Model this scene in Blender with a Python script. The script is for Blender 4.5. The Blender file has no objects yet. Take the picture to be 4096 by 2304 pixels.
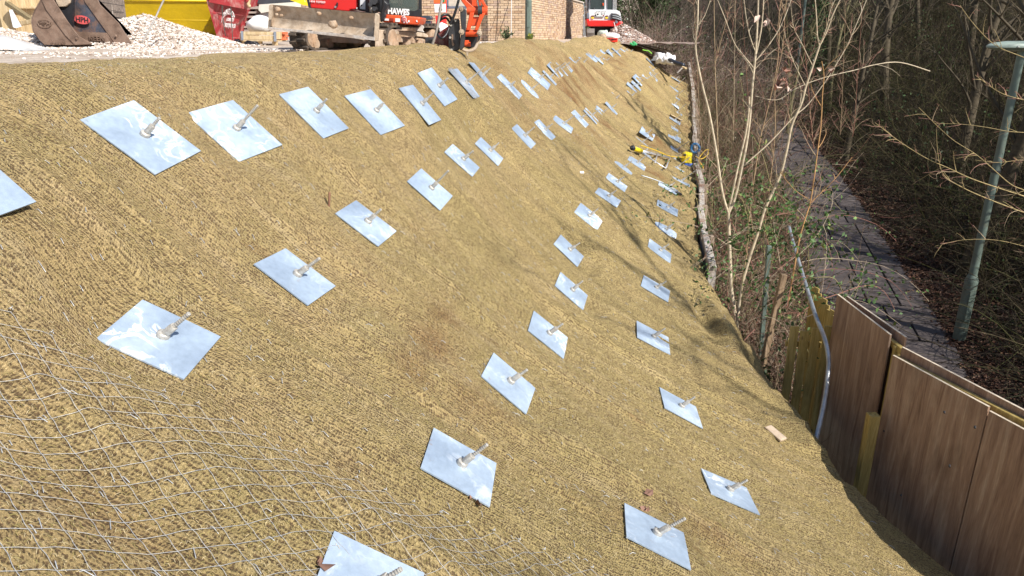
import bpy, math, random
import numpy as np
from mathutils import Vector, Matrix
R = math.radians
random.seed(7); rng = np.random.default_rng(11)
scn = bpy.context.scene
C = scn.collection
# ------------------------------------------------------------------ camera, world, sun, exposure
PITCH = 19.3; FPX = 2926.0
cam = bpy.data.cameras.new('camera'); cam.sensor_width = 36; cam.lens = FPX/4096*36
cam.clip_start = .05; cam.clip_end = 400
co = bpy.data.objects.new('camera', cam); C.objects.link(co); scn.camera = co
co.rotation_euler = (R(90-PITCH), 0, 0)
SUN = Vector((.57, -.50, .65)).normalized()
w = bpy.data.worlds.new('World'); scn.world = w; w.use_nodes = True
nt = w.node_tree; nt.nodes.clear()
sky = nt.nodes.new('ShaderNodeTexSky'); sky.sky_type = 'NISHITA'; sky.sun_disc = False
sky.sun_elevation = math.asin(SUN.z); sky.sun_rotation = math.atan2(SUN.x, SUN.y)
bg = nt.nodes.new('ShaderNodeBackground'); bg.inputs[1].default_value = .10
wo = nt.nodes.new('ShaderNodeOutputWorld')
nt.links.new(sky.outputs[0], bg.inputs[0]); nt.links.new(bg.outputs[0], wo.inputs[0])
sl = bpy.data.lights.new('sun', 'SUN'); sl.energy = 5.0; sl.angle = R(.5); sl.color = (1, .95, .87)
so = bpy.data.objects.new('sun', sl); C.objects.link(so)
so.rotation_euler = (-SUN).to_track_quat('-Z', 'Y').to_euler()
scn.view_settings.view_transform = 'Standard'; scn.view_settings.look = 'None'
scn.view_settings.gamma = 1; scn.view_settings.exposure = .45; scn.view_settings.use_curve_mapping = False

# ------------------------------------------------------------------ helpers
th_ = R(PITCH); cth, sth = math.cos(th_), math.sin(th_)
def ray(u, v, k=1.0):
    """direction through a point of the photograph (k = units per 4096-wide pixel)"""
    du = u*k-2048; dv = v*k-1152
    return np.array([du, FPX*cth-dv*sth, -FPX*sth-dv*cth])/FPX
def at(u, v, Y, k=1.0):
    r = ray(u, v, k); return Vector(r*(Y/r[1]))
def atz(u, v, z, k=1.0):
    r = ray(u, v, k); return Vector(r*(z/r[2]))
def tag(o, label=None, cat=None, group=None, kind=None):
    if label: o['label'] = label
    if cat: o['category'] = cat
    if group: o['group'] = group
    if kind: o['kind'] = kind
    return o
def empty(name, loc=(0, 0, 0), rz=0, label=None, cat=None, group=None):
    o = bpy.data.objects.new(name, None); C.objects.link(o); o.location = loc
    o.rotation_euler = (0, 0, rz); o.empty_display_size = .2
    return tag(o, label, cat, group)
def link(name, me, parent=None, mat=None):
    if mat is not None and len(me.materials) == 0: me.materials.append(mat)
    o = bpy.data.objects.new(name, me); C.objects.link(o)
    if parent is not None: o.parent = parent
    return o
def npmesh(name, verts, faces, smooth=True, uv=None, col=None):
    """faces: (n,3|4) int array"""
    me = bpy.data.meshes.new(name); verts = np.asarray(verts, np.float32); faces = np.asarray(faces, np.int32)
    n, k = faces.shape
    me.vertices.add(len(verts)); me.vertices.foreach_set('co', verts.ravel())
    me.loops.add(n*k); me.loops.foreach_set('vertex_index', faces.ravel())
    me.polygons.add(n); me.polygons.foreach_set('loop_start', np.arange(0, n*k, k, dtype=np.int32))
    me.polygons.foreach_set('use_smooth', np.full(n, smooth))
    if uv is not None:
        l = me.uv_layers.new(name='UVMap'); l.data.foreach_set('uv', np.asarray(uv, np.float32)[faces.ravel()].ravel())
    if col is not None:
        c = me.color_attributes.new('tone', 'FLOAT_COLOR', 'POINT')
        cc = np.ones((len(verts), 4), np.float32); cc[:, :3] = col; c.data.foreach_set('color', cc.ravel())
    me.update(calc_edges=True)
    return me
def grid_faces(a, b):
    i = np.arange(a-1)[:, None]*b+np.arange(b-1)[None]
    return np.stack([i, i+b, i+b+1, i+1], -1).reshape(-1, 4)
class MB:
    """collects solids, then links them as one mesh object"""
    def __init__(s): s.v = []; s.f = []
    def add(s, vs, fs, M=None):
        n = len(s.v)
        s.v += [tuple(M @ Vector(p)) if M is not None else tuple(p) for p in vs]
        s.f += [tuple(i+n for i in f) for f in fs]; return s
    def box(s, c, d, M=None, bev=0.0, taper=1.0):
        x, y, z = [q/2 for q in d]; cx, cy, cz = c
        if bev <= 0:
            vs = [(cx+a*x*(taper if e > 0 else 1), cy+b*y*(taper if e > 0 else 1), cz+e*z) for e in (-1, 1) for b in (-1, 1) for a in (-1, 1)]
            fs = [(0, 2, 3, 1), (4, 5, 7, 6), (0, 1, 5, 4), (2, 6, 7, 3), (0, 4, 6, 2), (1, 3, 7, 5)]
            return s.add(vs, fs, M)
        b = min(bev, x*.99, y*.99, z*.99)
        ring = lambda h, i: [(cx-x+i+(0 if i else b), cy-y+i, h), (cx+x-i-(0 if i else b), cy-y+i, h)]
        def oct(h, i):
            X, Y = x-i, y-i; q = b
            return [(cx-X+q, cy-Y, h), (cx+X-q, cy-Y, h), (cx+X, cy-Y+q, h), (cx+X, cy+Y-q, h), (cx+X-q, cy+Y, h), (cx-X+q, cy+Y, h), (cx-X, cy+Y-q, h), (cx-X, cy-Y+q, h)]
        vs = oct(cz-z, b)+oct(cz-z+b, 0)+oct(cz+z-b, 0)+oct(cz+z, b)
        fs = [tuple(range(7, -1, -1)), tuple(range(24, 32))]
        for r in range(3):
            for i in range(8): fs.append((r*8+i, r*8+(i+1) % 8, r*8+8+(i+1) % 8, r*8+8+i))
        return s.add(vs, fs, M)
    def prism(s, prof, a, b, axis='y', M=None):
        """closed 2D profile extruded from a to b; axis y: profile is (x,z); x: (y,z); z: (x,y)"""
        mk = {'y': lambda p, t: (p[0], t, p[1]), 'x': lambda p, t: (t, p[0], p[1]), 'z': lambda p, t: (p[0], p[1], t)}[axis]
        n = len(prof); vs = [mk(p, a) for p in prof]+[mk(p, b) for p in prof]
        fs = [tuple(range(n-1, -1, -1)), tuple(range(n, 2*n))]+[(i, (i+1) % n, n+(i+1) % n, n+i) for i in range(n)]
        return s.add(vs, fs, M)
    def tube(s, pts, r, n=8, cap=True, M=None):
        pts = [Vector(p) for p in pts]; rr = r if isinstance(r, (list, tuple)) else [r]*len(pts)
        vs = []; up = None
        for i, p in enumerate(pts):
            t = (pts[min(i+1, len(pts)-1)]-pts[max(i-1, 0)]).normalized()
            if up is None: up = Vector((0, 0, 1)) if abs(t.z) < .9 else Vector((1, 0, 0))
            a = t.cross(up).normalized(); up = a.cross(t).normalized()
            for k in range(n):
                g = 2*math.pi*k/n; vs.append(p+rr[i]*(math.cos(g)*a+math.sin(g)*up))
        fs = []
        for i in range(len(pts)-1):
            for k in range(n): fs.append((i*n+k, i*n+(k+1) % n, (i+1)*n+(k+1) % n, (i+1)*n+k))
        if cap:
            fs.append(tuple(range(n))); fs.append(tuple(reversed(range((len(pts)-1)*n, len(pts)*n))))
        return s.add(vs, fs, M)
    def build(s, name, mat, parent=None, smooth=False, auto=None, bevel=0):
        me = bpy.data.meshes.new(name); me.from_pydata(s.v, [], s.f); me.update()
        bmfix(me)
        if smooth or auto:
            for p in me.polygons: p.use_smooth = True
            if auto: me.set_sharp_from_angle(angle=R(auto))
        o = link(name, me, parent, mat)
        if bevel:
            m = o.modifiers.new('bevel', 'BEVEL'); m.width = bevel; m.segments = 2; m.limit_method = 'ANGLE'; m.angle_limit = R(35)
        return o
import bmesh
def bmfix(me):
    bm = bmesh.new(); bm.from_mesh(me); bmesh.ops.recalc_face_normals(bm, faces=bm.faces); bm.to_mesh(me); bm.free()
def basis(x, y, z, loc=(0, 0, 0)):
    M = Matrix((Vector(x), Vector(y), Vector(z))).transposed().to_4x4(); M.translation = Vector(loc); return M
def tubes(P, Rr, sides=3, col=None):
    """P (N,K,3) polylines, Rr (N,K) radii -> verts, faces, vertex colours"""
    P = np.asarray(P, float); N, K, _ = P.shape
    T = np.empty_like(P); T[:, 1:-1] = P[:, 2:]-P[:, :-2]; T[:, 0] = P[:, 1]-P[:, 0]; T[:, -1] = P[:, -1]-P[:, -2]
    T /= np.linalg.norm(T, axis=2, keepdims=True)+1e-9
    ref = np.zeros_like(P); ref[..., 0] = .31; ref[..., 1] = .93; ref[..., 2] = .17
    A = np.cross(T, ref); A /= np.linalg.norm(A, axis=2, keepdims=True)+1e-9; B = np.cross(T, A)
    g = 2*np.pi*np.arange(sides)/sides
    V = P[:, :, None]+Rr[:, :, None, None]*(A[:, :, None]*np.cos(g)[None, None, :, None]+B[:, :, None]*np.sin(g)[None, None, :, None])
    V = V.reshape(-1, 3)
    base = (np.arange(N)*K*sides)[:, None, None]+(np.arange(K-1)*sides)[None, :, None]
    k = np.arange(sides)[None, None]; k2 = (np.arange(sides)+1) % sides; k2 = k2[None, None]
    F = np.stack([base+k, base+k2, base+k2+sides, base+k+sides], -1).reshape(-1, 4)
    cc = None if col is None else np.repeat(col, K*sides, axis=0)
    return V, F, cc
def merge(parts):
    vs = []; fs = []; cs = []; n = 0
    for V, F, c in parts:
        vs.append(V); fs.append(F+n); n += len(V)
        if c is not None: cs.append(c)
    return np.concatenate(vs), np.concatenate(fs), (np.concatenate(cs) if cs else None)
def _h(i, j, s):
    n = (i.astype(np.int64)*374761393+j.astype(np.int64)*668265263+s*1442695041) & 0x7fffffff
    n = (n ^ (n >> 13))*1274126177 & 0x7fffffff
    return ((n ^ (n >> 16)) & 0xffff)/65535.0
def vnoise(x, y, s=0):
    x = np.asarray(x, float); y = np.asarray(y, float)
    i = np.floor(x); j = np.floor(y); fx = x-i; fy = y-j; fx = fx*fx*(3-2*fx); fy = fy*fy*(3-2*fy)
    a = _h(i, j, s); b = _h(i+1, j, s); c = _h(i, j+1, s); d = _h(i+1, j+1, s)
    return (a+(b-a)*fx+(c-a)*fy+(a-b-c+d)*fx*fy)*2-1
def fbm(x, y, s=0, o=4):
    t = 0; a = 1.0
    for k in range(o): t = t+a*vnoise(x*2**k, y*2**k, s+k*17); a *= .5
    return t/1.9
def sstep(a, b, x):
    t = np.clip((x-a)/(b-a), 0, 1); return t*t*(3-2*t)

# ------------------------------------------------------------------ materials
class NT:
    def __init__(s, name):
        s.m = bpy.data.materials.new(name); s.m.use_nodes = True; s.t = s.m.node_tree
        s.b = s.t.nodes['Principled BSDF']; s.n = s.t.nodes; s.l = s.t.links; s.tc = s.n.new('ShaderNodeTexCoord')
    def co(s, kind='Object', scale=(1, 1, 1), rot=(0, 0, 0), src=None, loc=(0, 0, 0)):
        mp = s.n.new('ShaderNodeMapping'); mp.inputs['Scale'].default_value = scale; mp.inputs['Rotation'].default_value = rot
        mp.inputs['Location'].default_value = loc
        s.l.new(src or s.tc.outputs[kind], mp.inputs[0]); return mp.outputs[0]
    def noise(s, scale=5, detail=4, rough=.55, vec=None, dist=0, color=False):
        n = s.n.new('ShaderNodeTexNoise'); n.inputs['Scale'].default_value = scale; n.inputs['Detail'].default_value = detail
        n.inputs['Roughness'].default_value = rough; n.inputs['Distortion'].default_value = dist
        s.l.new(vec or s.tc.outputs['Object'], n.inputs['Vector']); return n.outputs['Color' if color else 'Fac']
    def voro(s, scale=5, feat='F1', vec=None, rand=1, out='Distance'):
        n = s.n.new('ShaderNodeTexVoronoi'); n.feature = feat; n.inputs['Scale'].default_value = scale
        n.inputs['Randomness'].default_value = rand
        s.l.new(vec or s.tc.outputs['Object'], n.inputs['Vector']); return n.outputs[out]
    def ramp(s, fac, stops, interp='LINEAR'):
        n = s.n.new('ShaderNodeValToRGB'); e = n.color_ramp.elements; n.color_ramp.interpolation = interp
        while len(e) < len(stops): e.new(.5)
        for k, (p, c) in enumerate(stops):
            e[k].position = p; e[k].color = (*c, 1) if hasattr(c, '__len__') else (c, c, c, 1)
        s.l.new(fac, n.inputs[0]); return n.outputs[0]
    def mix(s, a, b, fac, mode='MIX'):
        n = s.n.new('ShaderNodeMix'); n.data_type = 'RGBA'; n.blend_type = mode
        for i, v in ((6, a), (7, b)):
            if isinstance(v, bpy.types.NodeSocket): s.l.new(v, n.inputs[i])
            else: n.inputs[i].default_value = (*v, 1) if hasattr(v, '__len__') else (v, v, v, 1)
        if isinstance(fac, bpy.types.NodeSocket): s.l.new(fac, n.inputs[0])
        else: n.inputs[0].default_value = fac
        return n.outputs[2]
    def math(s, op, a, b=0.0, c=None):
        n = s.n.new('ShaderNodeMath'); n.operation = op
        for i, v in enumerate((a, b) if c is None else (a, b, c)):
            if isinstance(v, bpy.types.NodeSocket): s.l.new(v, n.inputs[i])
            else: n.inputs[i].default_value = v
        return n.outputs[0]
    def bump(s, h, strength=.5, dist=.01, prev=None):
        n = s.n.new('ShaderNodeBump'); n.inputs['Strength'].default_value = strength; n.inputs['Distance'].default_value = dist
        s.l.new(h, n.inputs['Height'])
        if prev is not None: s.l.new(prev, n.inputs['Normal'])
        s.l.new(n.outputs[0], s.b.inputs['Normal']); return n.outputs[0]
    def rnd(s):
        n = s.n.new('ShaderNodeObjectInfo'); return n.outputs['Random']
    def rndvec(s, kind='Object', amt=37.0, scale=(1, 1, 1)):
        v = s.n.new('ShaderNodeVectorMath'); v.operation = 'ADD'
        m = s.math('MULTIPLY', s.rnd(), amt); s.l.new(s.co(kind, scale), v.inputs[0])
        cb = s.n.new('ShaderNodeCombineXYZ'); s.l.new(m, cb.inputs[0]); s.l.new(m, cb.inputs[1]); s.l.new(m, cb.inputs[2]); s.l.new(cb.outputs[0], v.inputs[1])
        return v.outputs[0]
    def attr(s, name='tone'):
        n = s.n.new('ShaderNodeAttribute'); n.attribute_name = name; return n.outputs['Color']
    def col(s, c):
        if isinstance(c, bpy.types.NodeSocket): s.l.new(c, s.b.inputs['Base Color'])
        else: s.b.inputs['Base Color'].default_value = (*c, 1)
    def rough(s, v):
        if isinstance(v, bpy.types.NodeSocket): s.l.new(v, s.b.inputs['Roughness'])
        else: s.b.inputs['Roughness'].default_value = v
    def metal(s, v): s.b.inputs['Metallic'].default_value = v
def simple(name, c, rough=.7, var=.25, scale=6, metal=0, dirt=None, dirtamt=.5, dscale=3, bump=.15, spec=.5):
    """painted / plain surface with uneven tone, optional dirt patches and fine relief"""
    t = NT(name); v = t.rndvec()
    n = t.noise(scale, 5, .6, v)
    a = tuple(max(0, q*(1-var)) for q in c); b = tuple(min(1, q*(1+var)) for q in c)
    k = t.ramp(n, [(.3, a), (.7, b)])
    if dirt is not None:
        d = t.noise(dscale, 8, .68, v, .6); k = t.mix(k, dirt, t.ramp(d, [(.62-dirtamt*.35, 0.0), (.72, 1.0)]))
    t.col(k); t.rough(rough); t.metal(metal); t.b.inputs['Specular IOR Level'].default_value = spec
    if bump: t.bump(t.noise(scale*6, 4, .6, v), bump, .01)
    return t.m
def toned(name, rough=.85, var=.35, scale=14, bump=.4, transl=0):
    """colour comes from each strand's own tone, broken up by noise"""
    t = NT(name); n = t.noise(scale, 4, .6)
    k = t.mix(t.attr(), t.ramp(n, [(.3, 1-var), (.7, 1+var*.5)]), 1, 'MULTIPLY')
    t.col(k); t.rough(rough); t.b.inputs['Specular IOR Level'].default_value = .25
    if transl: t.b.inputs['Subsurface Weight'].default_value = 0
    return t.m
# ------------------------------------------------------------------ helpers for stems and leaves
M_bark = toned('bark', .9, .35, 18); M_twig = toned('twigs', .85, .3, 9); M_leaf = toned('leaves', .55, .25, 20); M_dead = toned('dead_leaves', .8, .3, 25)
def strands(N, base, direc, length, K=7, wig=.18, droop=.0, r0=.006, r1=.0015, rg=rng):
    """N wandering stems: base (N,3), direction (N,3), length (N,)"""
    d = direc/np.linalg.norm(direc, axis=1, keepdims=True); P = np.empty((N, K, 3)); P[:, 0] = base
    turn = rg.normal(0, wig, (N, 3)); step = (length/(K-1))[:, None]
    for k in range(1, K):
        turn = turn*.75+rg.normal(0, wig*.8, (N, 3)); d = d+turn; d[:, 2] -= droop*k/K
        d /= np.linalg.norm(d, axis=1, keepdims=True); P[:, k] = P[:, k-1]+d*step
    f = np.linspace(0, 1, K)[None]; r0 = np.broadcast_to(r0, (N,))[:, None]; r1 = np.broadcast_to(r1, (N,))[:, None]
    return P, r0*(1-f)+r1*f
def tones(N, cols, wts=None, var=.25, rg=rng):
    c = np.array(cols); i = rg.choice(len(c), N, p=wts); return c[i]*(1+rg.uniform(-var, var, (N, 1)))
def side(P, n, lo=.15, hi=.95, lenf=.35, wig=.16, spread=.9, r=.004, K=5, up=.25, rg=rng, droop=0):
    """side twigs growing off polylines P"""
    N, Kp, _ = P.shape; i = rg.integers(0, N, n); t = rg.uniform(lo, hi, n)*(Kp-1); a = np.minimum(t.astype(int), Kp-2); f = (t-a)[:, None]
    base = P[i, a]*(1-f)+P[i, a+1]*f; d = P[i, a+1]-P[i, a]; d /= np.linalg.norm(d, axis=1, keepdims=True)+1e-9
    q = rg.normal(0, 1, (n, 3)); q -= (q*d).sum(1, keepdims=True)*d; q /= np.linalg.norm(q, axis=1, keepdims=True)
    L = np.linalg.norm(P[i, -1]-P[i, 0], axis=1)*lenf*rg.uniform(.4, 1.1, n)*(1.15-t/(Kp-1)*.6)
    dd = d+q*spread; dd[:, 2] += up
    return strands(n, base, dd, L, K, wig, droop, r, .0012, rg)
def leafquads(C0, size, col, var=.3, flat=0, rg=rng, fold=.35):
    """small pointed, folded leaves (two faces each)"""
    N = len(C0); a = rg.normal(0, 1, (N, 3)); a /= np.linalg.norm(a, axis=1, keepdims=True); b = rg.normal(0, 1, (N, 3))
    if flat: a[:, 2] *= 1-flat; a /= np.linalg.norm(a, axis=1, keepdims=True); b[:, 2] *= 1-flat
    b -= (a*b).sum(1, keepdims=True)*a; b /= np.linalg.norm(b, axis=1, keepdims=True); n = np.cross(a, b)
    s = (size*rg.uniform(.6, 1.3, N))[:, None]
    V = np.stack([C0-a*s*.6, C0+b*s*.36+n*s*fold*.3, C0+a*s*.6, C0-b*s*.36+n*s*fold*.3], 1).reshape(-1, 3)
    F = (np.arange(N)[:, None]*4+np.array([[0, 1, 2, 3]]))
    F = np.concatenate([F[:, [0, 1, 2]], F[:, [0, 2, 3]]]); cc = np.repeat(col*(1+rg.uniform(-var, var, (N, 1))), 4, axis=0)
    return V, F, cc
def quads2tri(F): return np.concatenate([F[:, [0, 1, 2]], F[:, [0, 2, 3]]]) if F.shape[1] == 4 else F
def mk(name, parts, mat, parent=None):
    V, F, c = merge([(v, quads2tri(f), cc) for v, f, cc in parts]); return link(name, npmesh(name, V, F, True, col=c), parent, mat)
# ------------------------------------------------------------------ shape of the ground
PROW = [(-1.79,3.6,-.48),(-1.61,4.33,-.54),(-1.35,5.14,-.52),(-1.07,5.87,-.59),(-.81,6.67,-.61),(-.73,7.46,-.51),(-.51,8.29,-.53),(-.36,9.21,-.5),
        (-.03,9.99,-.68),(.27,10.99,-.8),(.42,11.69,-.68),(.63,12.64,-.72),(.75,13.12,-.62),(.91,14.14,-.65),(1.11,15.5,-.64),(1.36,16.19,-.61),
        (1.68,17.92,-.67),(2.38,20.86,-.69),(2.63,21.3,-.75),(2.85,21.84,-.58),(3.08,22.5,-.55),(3.75,25.6,-.62),(4.2,27.18,-.66)]
def _psc(p):
    k = 1.25-.15*min(max((p[1]-13)/13, 0), 1); return tuple(round(q*k, 3) for q in p)
PROW = [_psc(p) for p in PROW]
MROW = [(-1.61,3.1,-1.33),(-1.33,4.28,-1.42),(-1.12,5.49,-1.39),(-.77,6.82,-1.4),(-.55,8.11,-1.34),(-.29,9.39,-1.44),(.17,10.73,-1.43),(.53,12.02,-1.5),
        (.9,13.14,-1.54),(1.31,14.38,-1.58),(1.73,16.29,-1.72),(2.26,18.3,-1.85),(2.39,18.04,-1.78),(2.8,20.3,-1.69),(3.5,22,-1.75),(4.0,24,-1.43),(4.85,26,-1.44),(5.27,28.5,-1.36),(5.43,30,-1.08)]
LROW = [(-.27,3.3,-2.14),(-.02,4.6,-2.31),(.32,5.96,-2.52),(.67,7.42,-2.6),(.7,8.65,-2.54),(1.06,9.87,-2.41),(1.46,10.96,-2.37),(1.78,12.35,-2.42),
        (2.09,13.71,-2.41),(2.51,14.7,-2.49),(2.99,16.61,-2.55),(3.23,18.4,-2.6),(3.44,18.79,-2.43)]
KROW = [(.84,3.55,-2.77),(1.67,4.79,-3.33),(1.54,5.95,-3.24),(1.7,7.4,-3.2),(1.85,8.89,-3.12),(2.15,10.23,-3.01),(2.45,11.31,-2.98),(2.7,12.46,-2.89),
        (2.99,13.87,-2.85),(3.53,15.16,-2.95),(3.9,17.5,-3.0),(4.28,19.31,-3.08),(4.4,19.61,-2.96),(4.6,20.8,-2.8),(4.88,22.54,-2.72),(5.0,23.0,-2.55),
        (5.6,25.5,-2.5),(6.01,27.67,-2.23),(6.45,29.5,-2.05),(6.57,30.2,-1.94),(7.1,32.5,-1.8)]
NEAR = [(-2.45,3.2,-.58),(-2.6,1.8,-.55),(-2.7,.6,-.55),(-1.62,2.0,-1.3),(-1.65,.7,-1.28),(-.45,2.0,-2.05),(-.55,.7,-2.0),(.55,2.2,-2.7),(.45,.8,-2.68),(1.4,3.3,-3.15),(1.3,1.2,-3.1),(2.3,3.4,-3.55),(2.3,1.4,-3.5)]
TOE = [(2.76,10.1,-3.38),(3.1,12.0,-3.3),(3.5,13.9,-3.2),(4.0,16,-3.2),(4.5,18.5,-3.2),(4.96,20.6,-3.11),(5.9,24.8,-2.8),(6.73,28.5,-2.42),(7.55,33,-1.37),
       (2.99,8.9,-3.72),(2.6,7.4,-3.65),(2.82,5.9,-3.9),(3.3,5.1,-4.08),(3.58,4.82,-4.16),(3.2,3.4,-4.0),(3.3,1.5,-4.0)]
ctrl = []
for p in PROW+MROW+LROW+KROW: ctrl.append((p[0]-.01, p[1], p[2]-.02))
ctrl += NEAR+TOE
ZP = -.30
for i, p in enumerate(PROW):
    if i % 2 == 0 or i < 6:
        ctrl.append((p[0]-.5, p[1]+.05, min(-.27, p[2]+.34)))
        ctrl.append((p[0]-1.0, p[1]+.1, -.25))
        ctrl.append((p[0]-1.7, p[1]+.1, -.28))
for x, y in ((-3.5,.8),(-3.5,2.2),(-3.9,3.2),(-4.6,1),(-4.6,3),(-4.9,5),(-4.4,7.8),(-3.6,10),(-2.6,13),(-1.7,16),(-.8,19),(0,22),(.9,25),(2.0,29),(3.0,32),(3.4,34)): ctrl.append((x, y, -.28))
for x, y, z in ((5.0,31.3,-.62),(5.8,33,-.98),(6.6,35,-1.15),(4.4,33,-.34),(5.2,30.2,-.66)): ctrl.append((x, y, z))
ctrl = np.array(ctrl)
SC = np.array([1.0, .55])           # the slope varies slowly along its length
def _rbf_fit(pts, lam=.004):
    X = pts[:, :2]*SC; n = len(X)
    D = np.sqrt(((X[:, None]-X[None])**2).sum(2)+.01)
    A = np.zeros((n+3, n+3)); A[:n, :n] = -D+lam*np.eye(n)
    A[:n, n:] = np.c_[np.ones(n), X]; A[n:, :n] = A[:n, n:].T
    return X, np.linalg.solve(A, np.r_[pts[:, 2], 0, 0, 0])
_RX, _RW = _rbf_fit(ctrl)
def _rbf(x, y):
    q = np.stack([x*SC[0], y*SC[1]], -1); out = np.empty(len(q)); n = len(_RX)
    for a in range(0, len(q), 20000):
        b = q[a:a+20000]
        # a softened cone kernel keeps the surface free of creases at the control points
        D = np.sqrt(((b[:, None]-_RX[None])**2).sum(2)+.01)
        out[a:a+20000] = (-D)@_RW[:n]+_RW[n]+b@_RW[n+1:]
    return out
_py = np.array([p[1] for p in PROW]); _px = np.array([p[0] for p in PROW])
_pf = np.polyfit(_py, _px, 3)
def crest_x(y): return np.polyval(_pf, np.clip(y, 1, 31))
def crest_top(y): return np.interp(y, [0, 6.7, 8.2, 9.9, 10.8, 11.5, 12.2, 14, 17, 22, 30, 34], [-4.6, -4.55, -4.4, -4.0, -3.0, -2.2, -1.6, -.95, -.3, 1.1, 3.5, 4.5])
def toe_x(y): return np.interp(y, [0, 1.5, 3.4, 4.82, 5.9, 7.4, 8.9, 9.6, 10.1, 12, 13.9, 16, 18.5, 20.6, 24.8, 28.5, 33, 36], [3.3, 3.3, 3.35, 3.58, 3.1, 2.95, 2.99, 2.9, 2.76, 3.1, 3.5, 4.0, 4.5, 4.96, 5.9, 6.73, 7.55, 8.1])
def H0(x, y):
    """soil surface of platform and slope"""
    x = np.asarray(x, float); y = np.asarray(y, float); sh = x.shape; x = x.ravel(); y = y.ravel()
    z = _rbf(x, y)
    d = crest_x(y)-x                       # metres behind the top row of plates
    k = np.where(y < 28, sstep(.9, 1.7, d), sstep(1.2, 2.6, d))
    z = z*(1-k)+(ZP+.02*vnoise(x*.8, y*.8, 5))*k
    return z.reshape(sh)
DOWN = np.array([.985, -.17])
def folds(x, y):
    """wrinkles of the matting, drawn out down the slope; deeper with distance from the camera's end"""
    s = x*.17+y*.985; t = x*.985-y*.17
    far = sstep(9, 24, y)
    a = fbm(s*1.7+.3*vnoise(t*.8, s*.3, 3), t*.22, 21, 3)*(.10+.02*far)
    b = (1-np.abs(vnoise(s*3.1+.5*vnoise(t*1.1, s*.7, 8), t*.3, 33)))**3*(.045+.065*far)
    c = fbm(s*2.2, t*1.4, 55, 4)*.028
    e = fbm(x*9, y*9, 61, 2)*.004
    on = sstep(1.3, .5, crest_x(y)-x)
    return (a+b+c)*(.35+.65*on)+e
BUMPS = [(-1.9,11.3,.5,.6,.05),(-1.3,12.0,.45,.6,.07),(.3,17.0,.5,1.0,.12),(1.0,19.0,.5,1.2,.14),(2.2,23,.5,1.5,.08),(3.2,26.5,.5,1.5,.05),
         (2.68,8.5,.14,.8,.17),(3.02,6.6,.22,.55,.12),(2.43,8.5,.11,.7,-.09)]
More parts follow.
